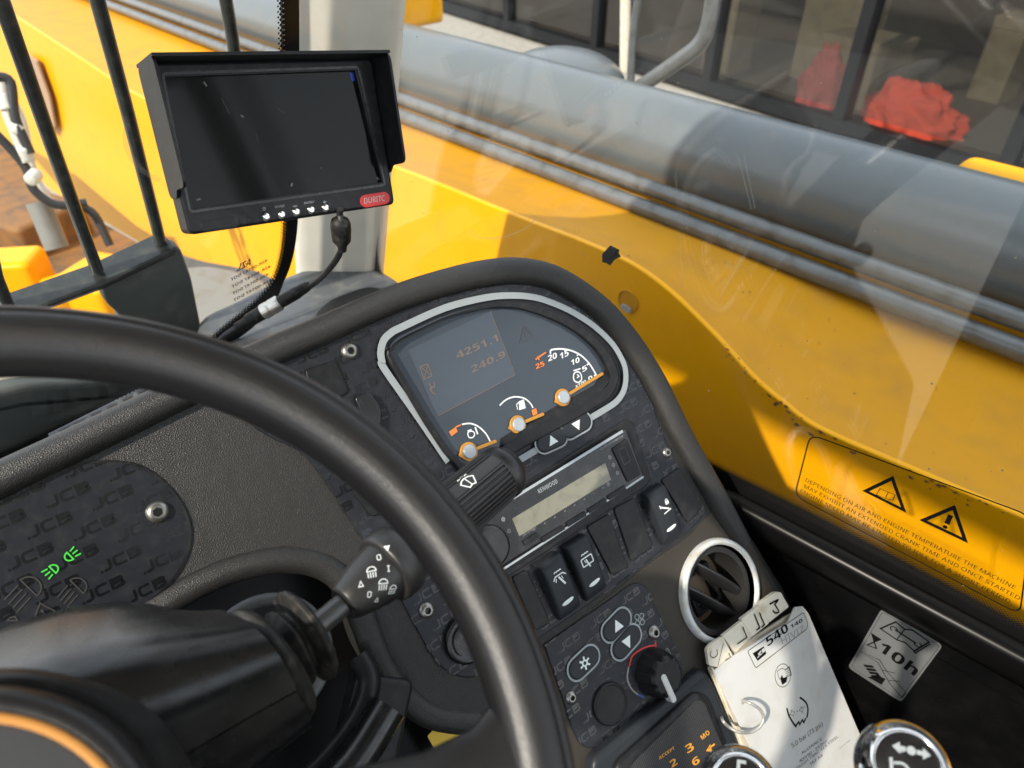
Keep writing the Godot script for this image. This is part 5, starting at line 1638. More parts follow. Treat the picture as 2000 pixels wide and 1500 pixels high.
func climate(d: Node3D) -> void:
	var n := Node3D.new()
	n.name = "climate_panel"
	d.add_child(n, true)
	n.global_transform = DASH
	var line := curve([Vector2(-0.1006, -0.1426), Vector2(-0.0960, -0.1386), Vector2(-0.0583, -0.1396), Vector2(-0.0171, -0.1409), Vector2(0.0070, -0.1411), Vector2(0.0205, -0.1456), Vector2(0.0274, -0.1572), Vector2(0.0273, -0.1762), Vector2(0.0294, -0.2050), Vector2(0.0306, -0.2329), Vector2(0.0287, -0.2458), Vector2(0.0207, -0.2517), Vector2(-0.0131, -0.2551), Vector2(-0.0658, -0.2535), Vector2(-0.0914, -0.2511), Vector2(-0.1031, -0.2448), Vector2(-0.1084, -0.2328), Vector2(-0.1085, -0.2149), Vector2(-0.1046, -0.1837)], true, 4)
	var s := Sheet.new()
	s.slab(line, 0.0, 0.0065, 0.0012)
	piece("plate", s, M.facia, n, DASH)
	var z := 0.0066
	var f := at_dash(z)
	var kn: Vector2 = Vector2(-0.0051, -0.2292)
	var keep := [circle(kn, 0.029, 24), circle(Vector2(-0.0641, -0.2244), 0.022, 24)]
	var keys := [[Vector2(-0.0320, -0.1665), Vector2(-0.0146, -0.1639)], [Vector2(-0.0301, -0.1872), Vector2(-0.0114, -0.1840)], [Vector2(-0.0805, -0.1759), Vector2(-0.0632, -0.1742)]]
	for q in keys:
		keep.append(pill(q[0], q[1], 0.0125))
	piece("facia_print", pattern(line, 0.00665, keep, 0.0074), M.facia_print, n, DASH).set_meta("kind", "stuff")
	for k in 3:
		var a: Vector2 = keys[k][0]
		var b: Vector2 = keys[k][1]
		s = Sheet.new()
		s.slab(pill(a, b, 0.0098), -0.002, 0.0028, 0.002)
		piece("key", s, M.key_rubber, n, f)
		s = Sheet.new()
		s.ribbon(pill(a, b, 0.0108), 0.0020, true, 0.0012)
		piece("key_ring", s, M.pale_print, n, f)
		s = Sheet.new()
		var m := (a + b) / 2
		if k < 2:
			var y := 0.0062 if k == 0 else -0.0062
			s.fill(PackedVector2Array([m + Vector2(-0.0058, -y * 0.75), m + Vector2(0.0058, -y * 0.75), m + Vector2(0.0, y)]), 0.0031)
		else:
			s.ribbon(circle(m, 0.0026, 12), 0.0016, true, 0.0031)
			for j in 6:
				var t := Vector2.from_angle(TAU * j / 6 + 0.3)
				s.ribbon([m + t * 0.003, m + t * 0.0062], 0.0018, false, 0.0031)
		piece("key_symbol", s, M.white_print, n, f)
	# fan symbol, heat scale and the small air mark
	s = Sheet.new()
	var fan: Vector2 = Vector2(0.0038, -0.1762)
	for j in 4:
		var t := TAU * j / 4 + 0.4
		s.ribbon(circle(fan + Vector2.from_angle(t) * 0.0042, 0.0026, 10), 0.0009, true)
	piece("fan_symbol", s, M.pale_print, n, f)
	s = Sheet.new()
	s.ribbon(curve([Vector2(-0.0280, -0.2078), Vector2(-0.0213, -0.2020), Vector2(-0.0116, -0.2014), Vector2(-0.0006, -0.2039), Vector2(0.0094, -0.2085)], false, 5), 0.0016)
	s.ribbon([Vector2(0.0085, -0.2102), Vector2(0.0105, -0.2052)], 0.0016)
	piece("hot_scale", s, M.red_print, n, f)
	s = Sheet.new()
	s.ribbon(curve([Vector2(-0.0288, -0.2078), Vector2(-0.0355, -0.2163), Vector2(-0.0359, -0.2274), Vector2(-0.0319, -0.2369)], false, 5), 0.0016)
	s.ribbon(soft([Vector2(0.0183, -0.2183), Vector2(0.0207, -0.2193), Vector2(0.0214, -0.2303), Vector2(0.0184, -0.2289)], 0.001, 2), 0.0007, true)
	piece("cold_scale", s, M.grey_print, n, f)
	s = Sheet.new()
	s.ribbon([Vector2(-0.0319, -0.2369), Vector2(-0.0268, -0.2432)], 0.0018)
	piece("cold_end", s, M.blue_print, n, f)
	# knob with deep flutes and a white pointer
	s = Sheet.new()
	var rows := []
	for e in [[0.0, 0.0235, 0.06], [0.004, 0.0232, 0.10], [0.012, 0.0215, 0.15], [0.019, 0.0200, 0.16], [0.0215, 0.0185, 0.13], [0.0225, 0.0165, 0.06], [0.0226, 0.014, 0.0]]:
		var r := PackedVector3Array()
		for j in 80:
			var t := TAU * j / 80
			var dip := pow(maxf(0.0, cos(t * 8.0)), 1.6)
			var rr: float = e[1] * (1.0 - e[2] * dip)
			r.append(Vector3(kn.x + rr * cos(t), kn.y + rr * sin(t), e[0]))
		rows.append(r)
	s.grid(rows, true)
	s.disc(0.0141, 0.0226, 40, Vector3(kn.x, kn.y, 0))
	piece("knob", s, M.smooth_black, n, f)
	s = Sheet.new()
	var pt := [Vector2(-0.0111, -0.2260), Vector2(-0.0107, -0.2498)]
	s.slab(pill(pt[0], pt[1], 0.0033), 0.0150, 0.0240, 0.0012)
	piece("pointer", s, M.card_white, n, f)
	s = Sheet.new()
	var so: Vector2 = Vector2(-0.0641, -0.2244)
	s.lathe([Vector2(0.0195, 0.0), Vector2(0.0195, 0.0022), Vector2(0.0185, 0.003), Vector2(0.017, 0.003), Vector2(0.0165, 0.0018), Vector2(0.0001, 0.0018)], 40, Vector3(so.x, so.y, 0))
	piece("socket_cap", s, M.smooth_black, n, f)
	screw(Vector2(0.0132, -0.1964), z, 0.0075, n, 0.2)
	screw(Vector2(-0.0976, -0.1948), z, 0.0062, n, 0.5)

func keypad(d: Node3D) -> void:
	var n := Node3D.new()
	n.name = "keypad"
	d.add_child(n, true)
	n.global_transform = DASH
	var s := Sheet.new()
	s.slab(soft([Vector2(-0.1389, -0.2979), Vector2(-0.1065, -0.2492), Vector2(0.0444, -0.2555), Vector2(0.0487, -0.2702), Vector2(0.0486, -0.3347), Vector2(0.0416, -0.4058), Vector2(-0.0150, -0.4445)], 0.008, 4), 0.0, 0.018, 0.006)
	piece("housing", s, M.key_rubber, n, DASH)
	s = Sheet.new()
	s.slab(soft([Vector2(-0.1149, -0.3035), Vector2(-0.0903, -0.2643), Vector2(0.0217, -0.2645), Vector2(0.0311, -0.2779), Vector2(0.0285, -0.3371), Vector2(0.0203, -0.3868), Vector2(-0.0245, -0.4216)], 0.008, 4), 0.012, 0.024, 0.005)
	piece("raised_frame", s, M.smooth_black, n, DASH)
	s = Sheet.new()
	var face := soft([Vector2(-0.1032, -0.3125), Vector2(-0.0782, -0.2742), Vector2(0.0164, -0.2700), Vector2(0.0233, -0.2782), Vector2(0.0224, -0.3301), Vector2(0.0144, -0.3819), Vector2(-0.0330, -0.4085)], 0.004, 4)
	s.fill(face, 0.0243)
	var fp := piece("key_face", s, M.facia, n, DASH)
	# fine weave printed on the face
	s = Sheet.new()
	var lo := face[0]
	var hi := face[0]
	for p in face:
		lo = lo.min(p)
		hi = hi.max(p)
	var y := lo.y
	while y < hi.y:
		for g in Geometry2D.intersect_polyline_with_polygon(PackedVector2Array([Vector2(lo.x, y), Vector2(hi.x, y + 0.02)]), face):
			s.ribbon(g, 0.0005, false, 0.0244)
		for g in Geometry2D.intersect_polyline_with_polygon(PackedVector2Array([Vector2(lo.x + (y - lo.y), lo.y), Vector2(lo.x + (y - lo.y) + 0.01, hi.y)]), face):
			s.ribbon(g, 0.0005, false, 0.0245)
		y += 0.0019
	piece("face_weave", s, M.faint_print, fp, DASH).set_meta("kind", "stuff")
	s = Sheet.new()
	var t := [Vector2(-0.0487, -0.2905), Vector2(-0.0287, -0.2934), Vector2(-0.0483, -0.2874), Vector2(-0.0401, -0.3058), Vector2(-0.0321, -0.3072), Vector2(-0.0402, -0.2984), Vector2(-0.0177, -0.3066), Vector2(-0.0081, -0.3084), Vector2(-0.0179, -0.2978), Vector2(-0.0171, -0.3213), Vector2(-0.0083, -0.3232), Vector2(-0.0170, -0.3133), Vector2(0.0042, -0.3070), Vector2(0.0153, -0.3080), Vector2(0.0033, -0.3017)]
	var words := ["ACCEPT", "2", "3", "6", "MO"]
	for k in 5:
		s.write(words[k], t[k * 3], t[k * 3 + 1], (t[k * 3 + 2] - t[k * 3]) * 0.95, 0.0247)
	s.ribbon([Vector2(0.0155, -0.3198), Vector2(0.0067, -0.3186)], 0.0018, false, 0.0247)
	s.fill(PackedVector2Array([Vector2(0.0105, -0.3162), Vector2(0.0028, -0.3187), Vector2(0.0091, -0.3239)]), 0.0247)
	piece("key_legend", s, M.keypad_orange, fp, DASH)

# ---------------------------------------------------------------- steering wheel, column and stalk
func column_and_wheel() -> void:
	var w := thing("steering_wheel", "black grained steering wheel with an orange ring round its hub", "steering wheel", WHEEL.origin)
	var streak := FastNoiseLite.new()
	streak.seed = 6
	streak.frequency = 0.35
	var s := Sheet.new()
	var rows := []
	for j in 200:
		var a := TAU * j / 200
		var r := PackedVector3Array()
		for k in 90:
			var t := TAU * k / 90                       # 0 outwards, a quarter turn towards the driver
			var rr := 0.01425 + 0.00012 * streak.get_noise_2d(t * 60.0, a * 1.2)
			var deg := rad_to_deg(t)
			rr -= 0.0011 * exp(-pow((deg - 58.0) / 3.5, 2.0))
			rr -= 0.0012 * exp(-pow((deg - 36.0) / 4.0, 2.0))
			rr += 0.0004 * exp(-pow((deg - 47.0) / 6.0, 2.0))
			var d := 0.19 + rr * cos(t)
			r.append(Vector3(d * cos(a), d * sin(a), rr * sin(t)))
		rows.append(r)
	s.grid_tube(rows, true)
	piece("rim", s, M.leather_rubber, w, WHEEL)
	var sp: Vector2 = Vector2(0.1672, -0.0788)
	for turn in [0.0, PI, -PI / 2]:
		var a: float = sp.angle() + turn
		s = Sheet.new()
		rows = []
		for e in [[0.045, 0.024, 0.012], [0.075, 0.021, 0.006], [0.11, 0.019, -0.002], [0.145, 0.020, -0.004], [0.165, 0.025, -0.003], [0.178, 0.036, -0.001], [0.188, 0.05, 0.0]]:
			var r := PackedVector3Array()
			for k in 24:
				var t := TAU * k / 24
				r.append(Vector3(e[0], e[1] * cos(t), e[2] + 0.0095 * sin(t)).rotated(Vector3(0, 0, 1), a))
			rows.append(r)
		s.grid_tube(rows)
		piece("spoke", s, M.leather_rubber, w, WHEEL)
	s = Sheet.new()
	s.lathe([Vector2(0.068, -0.045), Vector2(0.068, 0.004), Vector2(0.0665, 0.010), Vector2(0.064, 0.012)], 72)
	s.disc(0.065, 0.0119, 64)
	piece("boss", s, M.smooth_black, w, WHEEL)
	s = Sheet.new()
	s.lathe([Vector2(0.0620, 0.0120), Vector2(0.0620, 0.024), Vector2(0.0610, 0.028), Vector2(0.0590, 0.030), Vector2(0.0560, 0.0305), Vector2(0.0548, 0.0298)], 72)
	s.disc(0.0549, 0.0298, 64)
	piece("hub", s, M.leather_rubber, w, WHEEL)
	s = Sheet.new()
	s.lathe([Vector2(0.0547, 0.0299), Vector2(0.0545, 0.0312), Vector2(0.0527, 0.0316), Vector2(0.0519, 0.0306)], 72)
	piece("hub_ring", s, M.ring_orange, w, WHEEL)
	s = Sheet.new()
	s.lathe([Vector2(0.0519, 0.0304), Vector2(0.046, 0.0312), Vector2(0.03, 0.0325), Vector2(0.012, 0.0331), Vector2(0.0001, 0.0332)], 64)
	piece("hub_cap", s, M.hub_grey, w, WHEEL)
	s = Sheet.new()
	for g in mark(Vector2(-0.029, -0.008), 0.0155, 0.15):
		s.fill(g, 0.0337)
	piece("hub_emblem", s, M.white_print, w, WHEEL)

	var c := thing("steering_column", "glossy black steering column shroud with a rubber boot on its right arm", "steering column", WHEEL * Vector3(0, 0, -0.3))
	var foot := Vector3(-0.0332, 1.7574, -0.2577)
	var end := STALK.origin
	var ax := (end - foot).normalized()
	var up := (-ax.cross(Vector3(0, 0.4, 1))).normalized()
	var eye := (Vector3(0, 2.1, 0) - end).normalized()
	eye = (eye - ax * eye.dot(ax)).normalized()
	up = eye.cross(ax)
	if up.y < 0.0:
		up = -up
	var acr := eye * cos(0.5) - up * sin(0.5)
	up = up * cos(0.5) + eye * sin(0.5)
	var reach := foot.distance_to(end)
	for half in 2:
		s = Sheet.new()
		rows = []
		for e in [[-0.10, 0.030, 0.040], [-0.075, 0.050, 0.055], [-0.04, 0.056, 0.060], [0.0, 0.055, 0.058], [0.03, 0.051, 0.053], [0.055, 0.045, 0.046], [0.075, 0.040, 0.040], [0.092, 0.0365, 0.0365], [0.102, 0.0345, 0.0345]]:
			var r := PackedVector3Array()
			for k in 25:
				var t := PI * k / 24 + half * PI + (0.02 if half == 0 else 0.0) * 0.0
				var cx: float = signf(cos(t)) * pow(absf(cos(t)), 0.6) * e[2]
				var cy: float = signf(sin(t)) * pow(absf(sin(t)), 0.6) * e[1]
				cy += 0.0006 if half == 0 else -0.0006
				var bend := smoothstep(0.03, 0.102, e[0])
				var dir := ax.lerp(STALK.basis.z, bend).normalized()
				var u2 := (up - dir * up.dot(dir)).normalized()
				var a2 := (acr - dir * acr.dot(dir) - u2 * acr.dot(u2)).normalized()
				var p: Vector3 = foot + ax * (e[0] * reach / 0.104) + u2 * cy * (1.0 if half == 0 else 0.95) + a2 * cx * (1.0 if half == 0 else 0.985)
				r.append(p)
			rows.append(r)
		s.grid(rows, false, up * (1.0 if half == 0 else -1.0))
		piece(["shroud_upper", "shroud_lower"][half], s, M.gloss_black, c)
	s = Sheet.new()
	var tf := []
	for k in 24:
		var t := TAU * k / 24
		tf.append(STALK * Vector3(0.0325 * cos(t), 0.0325 * sin(t), -0.002))
	var fan := PackedInt32Array()
	for k in range(1, 23):
		fan.append_array([0, k, k + 1])
	s.flat(PackedVector3Array(tf), fan, STALK.basis.z)
	piece("shroud_end", s, M.smooth_black, c)
	s = Sheet.new()
	s.tube(PackedVector3Array([WHEEL * Vector3(0, 0, -0.04), WHEEL * Vector3(0, 0, -0.25), WHEEL * Vector3(0, -0.02, -0.62)]), 0.05, 28)
	piece("column_tube", s, M.smooth_black, c)
	# rubber boot
	s = Sheet.new()
	var prof := [Vector2(0.029, -0.004), Vector2(0.034, -0.003), Vector2(0.035, 0.001), Vector2(0.0335, 0.005), Vector2(0.026, 0.0065), Vector2(0.0185, 0.009), Vector2(0.0175, 0.011), Vector2(0.0225, 0.0145), Vector2(0.0215, 0.017), Vector2(0.0165, 0.019), Vector2(0.0185, 0.0215), Vector2(0.0265, 0.0235), Vector2(0.0275, 0.026), Vector2(0.0255, 0.0285), Vector2(0.012, 0.031), Vector2(0.0075, 0.034)]
	rows = []
	var wob := FastNoiseLite.new()
	wob.seed = 3
	wob.frequency = 12.0
	for k in prof.size():
		var q: Vector2 = prof[k]
		var r := PackedVector3Array()
		for j in 48:
			var t := TAU * j / 48
			var sag := 0.0016 * wob.get_noise_3d(cos(t), sin(t), q.y * 20.0) * (1.0 if k > 3 else 0.3)
			r.append(Vector3((q.x + sag) * cos(t), (q.x + sag) * sin(t), q.y + 0.0025 * cos(t + 0.6) * (1.0 if k > 4 else 0.2)))
		rows.append(r)
	s.grid(rows, true)
	var tilt := Transform3D(STALK.basis.rotated(STALK.basis.x, 0.05), STALK.origin)
	piece("rubber_boot", s, M.rubber, c, tilt)
	# steel ring behind the boot
	s = Sheet.new()
	var rc := Vector2(-0.3174, 0.0100)
	var ring := PackedVector3Array()
	for p in circle(rc, 0.037, 48):
		ring.append(Vector3(p.x, p.y, 0.10))
	s.tube(ring, 0.0042, 12, true)
	piece("boot_ring", s, M.dash_top_grey, c, DASH)

	var k := thing("stalk_switch", "black combined stalk switch with ribbed grips and white lamp symbols behind the wheel rim", "stalk", STALK * Vector3(0, 0, 0.1))
	s = Sheet.new()
	s.tube(PackedVector3Array([Vector3(0, 0, 0.026), Vector3(0, 0, 0.06)]), 0.0066, 20)
	piece("shaft", s, M.shaft_grey, k, STALK)
	s = Sheet.new()
	s.lathe([Vector2(0.0066, 0.0515), Vector2(0.0098, 0.052), Vector2(0.0108, 0.0532), Vector2(0.0125, 0.057), Vector2(0.0152, 0.066), Vector2(0.0174, 0.075), Vector2(0.0184, 0.082), Vector2(0.0186, 0.085)], 56)
	piece("lamp_barrel", s, M.grip_black, k, STALK)
	s = Sheet.new()
	s.lathe([Vector2(0.0184, 0.0828), Vector2(0.0206, 0.0830), Vector2(0.0220, 0.0842), Vector2(0.0226, 0.0862), Vector2(0.0228, 0.090), Vector2(0.0227, 0.0945), Vector2(0.0218, 0.0972), Vector2(0.0198, 0.0985)], 56)
	piece("collar", s, M.grip_black, k, STALK)
	s = Sheet.new()
	rows = []
	for e in [[0.098, 0.0194], [0.100, 0.0196], [0.160, 0.0196], [0.1885, 0.0196], [0.190, 0.0188]]:
		var r := PackedVector3Array()
		for j in 456:
			var t := TAU * j / 456
			var flat_band := smoothstep(0.30, 0.24, absf(wrapf(t - 1.05, -PI, PI)))
			var rib := 0.0009 * signf(sin(t * 38.0)) * (1.0 - flat_band)
			var rr: float = e[1] + rib - 0.0006 * (1.0 - flat_band)
			r.append(Vector3(rr * cos(t), rr * sin(t), e[0]))
		rows.append(r)
	s.grid(rows, true)
	piece("ribbed_grip", s, M.grip_black, k, STALK)
	s = Sheet.new()
	s.lathe([Vector2(0.0186, 0.1895), Vector2(0.0184, 0.1925), Vector2(0.0196, 0.1935), Vector2(0.0198, 0.198), Vector2(0.0190, 0.2005), Vector2(0.0165, 0.2010), Vector2(0.0160, 0.2035), Vector2(0.0145, 0.2065), Vector2(0.009, 0.2075), Vector2(0.0001, 0.2078)], 56)
	piece("end_button", s, M.grip_black, k, STALK)
	# symbols, laid round the barrels
	var ink := Sheet.new()
	var sp2 := [Vector2(0.0790, 0.432), Vector2(0.0787, -0.051), Vector2(0.0702, 0.219), Vector2(0.0712, -0.373), Vector2(0.0749, -0.746), Vector2(0.0623, -0.377), Vector2(0.0618, 0.157), Vector2(0.0648, -0.763), Vector2(0.0843, 0.386), Vector2(0.1594, 0.511)]
	var put := func(at: Vector2, draw: Callable, size: float, lean := 0.58) -> void:
		var q := Sheet.new()
		draw.call(q)
		var from := ink.v.size()
		for p in q.v:
			# up the symbol runs across the barrel, its right along the axis
			var lz: float = at.x + size * (p.x * cos(lean) + p.y * sin(lean))
			var la: float = size * (p.y * cos(lean) - p.x * sin(lean))
			var rad := _barrel(lz) + 0.00025
			var an: float = at.y + la / rad
			ink.v.append(Vector3(rad * sin(an), rad * cos(an), lz))
			ink.n.append(Vector3(sin(an), cos(an), 0.0))
		for j in range(0, q.ix.size(), 3):
			ink.tri(from + q.ix[j], from + q.ix[j + 1], from + q.ix[j + 2])
	var zero := func(q: Sheet) -> void: q.ribbon(soft([Vector2(-0.5, -0.8), Vector2(0.5, -0.8), Vector2(0.5, 0.8), Vector2(-0.5, 0.8)], 0.5, 4), 0.26, true)
	var one := func(q: Sheet) -> void:
		q.ribbon([Vector2(0, -0.8), Vector2(0, 0.8)], 0.3)
		q.ribbon([Vector2(-0.4, -0.8), Vector2(0.4, -0.8)], 0.22)
		q.ribbon([Vector2(-0.4, 0.8), Vector2(0.4, 0.8)], 0.22)
	var lamp := func(q: Sheet) -> void:
		var p := circle(Vector2(0.0, 0.25), 0.85, 12, 0.0, PI)
		q.ribbon(p, 0.2, true)
		for j in 4:
			q.ribbon([Vector2(-0.7 + 0.47 * j, 0.0), Vector2(-0.7 + 0.47 * j, -1.0)], 0.2)
	var arrow := func(q: Sheet) -> void: q.ribbon([Vector2(-0.6, -0.6), Vector2(0.6, -0.6), Vector2(0.0, 0.8)], 0.24, true)
	var solid := func(q: Sheet) -> void: q.fill(PackedVector2Array([Vector2(-0.8, 0.7), Vector2(0.0, -0.9), Vector2(0.8, 0.7)]), 0.0)
	var wash := func(q: Sheet) -> void:
		q.ribbon([Vector2(-1.0, 0.15), Vector2(-0.55, 0.48), Vector2(0.0, 0.6), Vector2(0.55, 0.48), Vector2(1.0, 0.15), Vector2(0.48, -0.75), Vector2(0.0, -0.62), Vector2(-0.48, -0.75)], 0.15, true)
		q.ribbon([Vector2(0, -0.55), Vector2(0, 0.5)], 0.12)
		for j in 3:
			q.ribbon(circle(Vector2(-0.55 + 0.55 * j, 0.92 - 0.12 * absf(j - 1.0)), 0.17, 8, 0.2, 3.0), 0.12)
	put.call(sp2[0], zero, 0.0021, 0.58)
	put.call(sp2[1], one, 0.0020, 0.58)
	put.call(sp2[2], lamp, 0.0030, 0.58)
	put.call(sp2[3], lamp, 0.0030, 0.58)
	put.call(sp2[4], lamp, 0.0026, 0.58)
	put.call(sp2[5], zero, 0.0019, 0.58)
	put.call(sp2[6], arrow, 0.0021, 0.58)
	put.call(sp2[7], arrow, 0.0018, 0.58)
	put.call(sp2[8], solid, 0.0024, 0.58)
	put.call(sp2[9], wash, 0.0060, 0.0)
	piece("symbol", ink, M.white_print, k, STALK).set_meta("kind", "stuff")

	# tubes and brackets in the dark below the dashboard
	var b := thing("dash_bracket", "black tubes and bracket in the dark foot well under the dashboard", "bracket", Vector3(0.15, 1.3, -0.35))
	s = Sheet.new()
	s.tube(curve3([Vector3(0.0350, 1.5429, -0.2699), Vector3(0.0717, 1.5473, -0.2716), Vector3(0.1047, 1.5554, -0.2773), Vector3(0.1256, 1.5663, -0.2894), Vector3(0.1293, 1.5774, -0.3075)], 6), 0.009, 12)
	piece("tube", s, M.smooth_black, b)
	s = Sheet.new()
	s.tube(curve3([Vector3(0.0411, 1.5552, -0.2480), Vector3(0.0814, 1.5602, -0.2491), Vector3(0.1227, 1.5727, -0.2587)], 6), 0.014, 12)
	piece("tube", s, M.gloss_black, b)
	s = Sheet.new()
	s.slab(rect(Vector2.ZERO, 0.05, 0.12, 0.008), -0.02, 0.0, 0.004)
	piece("bracket", s, M.smooth_black, b, Transform3D(DASH.basis.rotated(DASH.basis.z, -0.7), Vector3(0.0978, 1.5237, -0.2607)))

func _barrel(z: float) -> float:
	if z > 0.0985:
		return 0.0196
	if z > 0.083:
		return 0.0228
	var p := [Vector2(0.052, 0.0098), Vector2(0.0532, 0.0108), Vector2(0.057, 0.0125), Vector2(0.066, 0.0152), Vector2(0.075, 0.0174), Vector2(0.082, 0.0184), Vector2(0.085, 0.0186)]
	for j in p.size() - 1:
		if z <= p[j + 1].x:
			return lerpf(p[j].y, p[j + 1].y, (z - p[j].x) / (p[j + 1].x - p[j].x))
	return 0.0186

# ---------------------------------------------------------------- things fixed to or lying about the cab
func loose_things() -> void:
	monitor()
	lift_chart()
	service_sticker()
	joysticks()
	var t := thing("warning_tag", "yellow paper warning tag hanging in the dark foot well under the dashboard", "tag", Vector3(0.1749, 1.4176, -0.2573))
	var s := Sheet.new()
	s.slab(soft([Vector2(-0.022, -0.03), Vector2(0.022, -0.026), Vector2(0.004, 0.03), Vector2(-0.010, 0.032)], 0.002, 3), 0.0, 0.001)
	var f := Transform3D(DASH.basis.rotated(DASH.basis.z, 0.28), Vector3(0.1782, 1.4185, -0.2574))
	piece("tag", s, M.tag_yellow, t, f)
	s = Sheet.new()
	s.ribbon([Vector2(-0.010, -0.014), Vector2(0.010, -0.012), Vector2(-0.001, 0.012)], 0.002, true, 0.0014)
	piece("tag_symbol", s, M.black_print, t, f)
	var c := thing("red_clip", "small red plastic clip beside the yellow tag in the foot well", "clip", Vector3(0.2023, 1.3904, -0.2530))
	s = Sheet.new()
	s.slab(soft([Vector2(-0.006, -0.016), Vector2(0.010, -0.012), Vector2(0.004, 0.012), Vector2(-0.004, 0.014)], 0.003, 3), 0.0, 0.008, 0.002)
	piece("clip", s, M.cloth_red, c, Transform3D(DASH.basis, Vector3(0.2023, 1.3904, -0.2530)))
	s = Sheet.new()
	s.slab(circle(Vector2(0.0, 0.018), 0.005, 14), 0.0, 0.005, 0.001)
	piece("eye", s, M.cloth_red, c, Transform3D(DASH.basis, Vector3(0.2023, 1.3904, -0.2530)))

func monitor() -> void:
	var t := thing("camera_monitor", "black rear view camera monitor with sun hood and red badge beside the grey pillar", "monitor", MON.origin)
	var w := 0.205
	var h := 0.139
	var s := Sheet.new()
	s.slab(rect(Vector2.ZERO, w, h, 0.006, 4), -0.027, 0.0, 0.003, PackedVector2Array([Vector2(-0.0915, 0.0582), Vector2(0.0814, 0.0592), Vector2(0.0916, -0.0462), Vector2(-0.0945, -0.0481)]), -0.006)
	piece("housing", s, M.smooth_black, t, MON)
	s = Sheet.new()
	s.fill(PackedVector2Array([Vector2(-0.0914, 0.0605), Vector2(0.0894, 0.0626), Vector2(0.0962, -0.0485), Vector2(-0.0954, -0.0496)]), -0.005)
	var scr := piece("screen", s, M.screen_glass, t, MON)
	s = Sheet.new()
	s.fill(PackedVector2Array([Vector2(0.0774, 0.0578), Vector2(0.0824, 0.0581), Vector2(0.0831, 0.0507), Vector2(0.0786, 0.0499)]), -0.0047)
	piece("blue_film", s, M.blue_print, scr, MON)
	s = Sheet.new()
	for q in [[Vector2(-0.0600, 0.0539), Vector2(-0.0582, 0.0506)], [Vector2(-0.0348, 0.0256), Vector2(-0.0324, 0.0238)], [Vector2(-0.0887, -0.0413), Vector2(-0.0850, -0.0405)], [Vector2(0.0000, -0.0364), Vector2(-0.0017, -0.0395)], [Vector2(0.0881, -0.0406), Vector2(0.0917, -0.0435)], [Vector2(0.0312, -0.0255), Vector2(0.0315, -0.0265)]]:
		s.ribbon(q, 0.0016, false, -0.0047)
	for q in [[Vector2(-0.0482, 0.0411), Vector2(-0.0463, 0.0343), Vector2(-0.0443, 0.0275)], [Vector2(-0.0009, 0.0303), Vector2(0.0057, 0.0247)], [Vector2(-0.0244, 0.0098), Vector2(-0.0241, 0.0010)]]:
		s.ribbon(q, 0.0003, false, -0.0047)
	piece("screen_scratch", s, M.scratch, scr, MON)
	# hood: top and two sides
	var hood := Sheet.new()
	hood.box(Vector3(0, h / 2 + 0.0009, 0.002), Vector3(w + 0.005, 0.0026, 0.058))
	piece("hood", hood, M.smooth_black, t, MON)
	for e in [-1.0, 1.0]:
		s = Sheet.new()
		var prof := soft([Vector2(-0.026, h / 2), Vector2(0.031, h / 2), Vector2(0.031, -0.030), Vector2(0.004, -0.031), Vector2(-0.002, -0.038), Vector2(-0.026, -0.038)], 0.008, 5)
		s.slab(prof, -0.0012, 0.0012, 0.0005)
		s.fill(prof, -0.0012, -1.0)
		# profile x runs out of the screen, y up it
		var f := Transform3D(MON.basis.z, MON.basis.y, -MON.basis.x, MON * Vector3(e * (w / 2 + 0.0013), 0, 0))
		piece("hood_side", s, M.smooth_black, t, f)
	s = Sheet.new()
	s.ribbon(soft([Vector2(-0.0929, 0.0606), Vector2(0.0852, 0.0619), Vector2(0.0940, -0.0490), Vector2(-0.0976, -0.0503)], 0.003, 3), 0.0022, true, 0.0005)
	piece("screen_edge", s, M.gloss_black, t, MON)
	for q in [Vector2(-0.0333, -0.0631), Vector2(-0.0186, -0.0632), Vector2(-0.0040, -0.0628), Vector2(0.0109, -0.0629), Vector2(0.0257, -0.0629)]:
		s = Sheet.new()
		s.lathe([Vector2(0.0042, 0.0), Vector2(0.0042, 0.0010), Vector2(0.0036, 0.0022), Vector2(0.0031, 0.0032), Vector2(0.0022, 0.0037), Vector2(0.0001, 0.0038)], 24, Vector3(q.x, q.y, 0))
		piece("button", s, M.chrome, t, MON)
	s = Sheet.new()
	var wd := [Vector2(-0.0236, -0.0569), Vector2(-0.0142, -0.0568), Vector2(-0.0231, -0.0547), Vector2(0.0055, -0.0570), Vector2(0.0153, -0.0568), Vector2(0.0060, -0.0546), Vector2(-0.0058, -0.0574), Vector2(-0.0018, -0.0574), Vector2(0.0247, -0.0575), Vector2(0.0279, -0.0574), Vector2(0.0265, -0.0563), Vector2(0.0260, -0.0586)]
	s.write("V1/V2", wd[0], wd[1], (wd[2] - wd[0]) * 0.9, 0.0004, false)
	s.write("MENU", wd[3], wd[4], (wd[5] - wd[3]) * 0.9, 0.0004, false)
	s.ribbon([wd[6], wd[7]], 0.0007, false, 0.0004)
	s.ribbon([wd[8], wd[9]], 0.0007, false, 0.0004)
	s.ribbon([wd[10], wd[11]], 0.0007, false, 0.0004)
	var pw: Vector2 = Vector2(-0.0332, -0.0561)
	s.ribbon(circle(pw, 0.0013, 14, 2.0, 7.4), 0.0005, false, 0.0004)
	s.ribbon([pw, pw + Vector2(0, 0.0018)], 0.0005, false, 0.0004)
	piece("button_label", s, M.pale_print, t, MON)
	s = Sheet.new()
	var bd := [Vector2(0.0695, -0.0621), Vector2(0.0905, -0.0617)]
	s.slab(pill(bd[0], bd[1], 0.0062), 0.0, 0.0008, 0.0004)
	var badge := piece("badge", s, M.red_print, t, MON, "red oval maker's badge")
	s = Sheet.new()
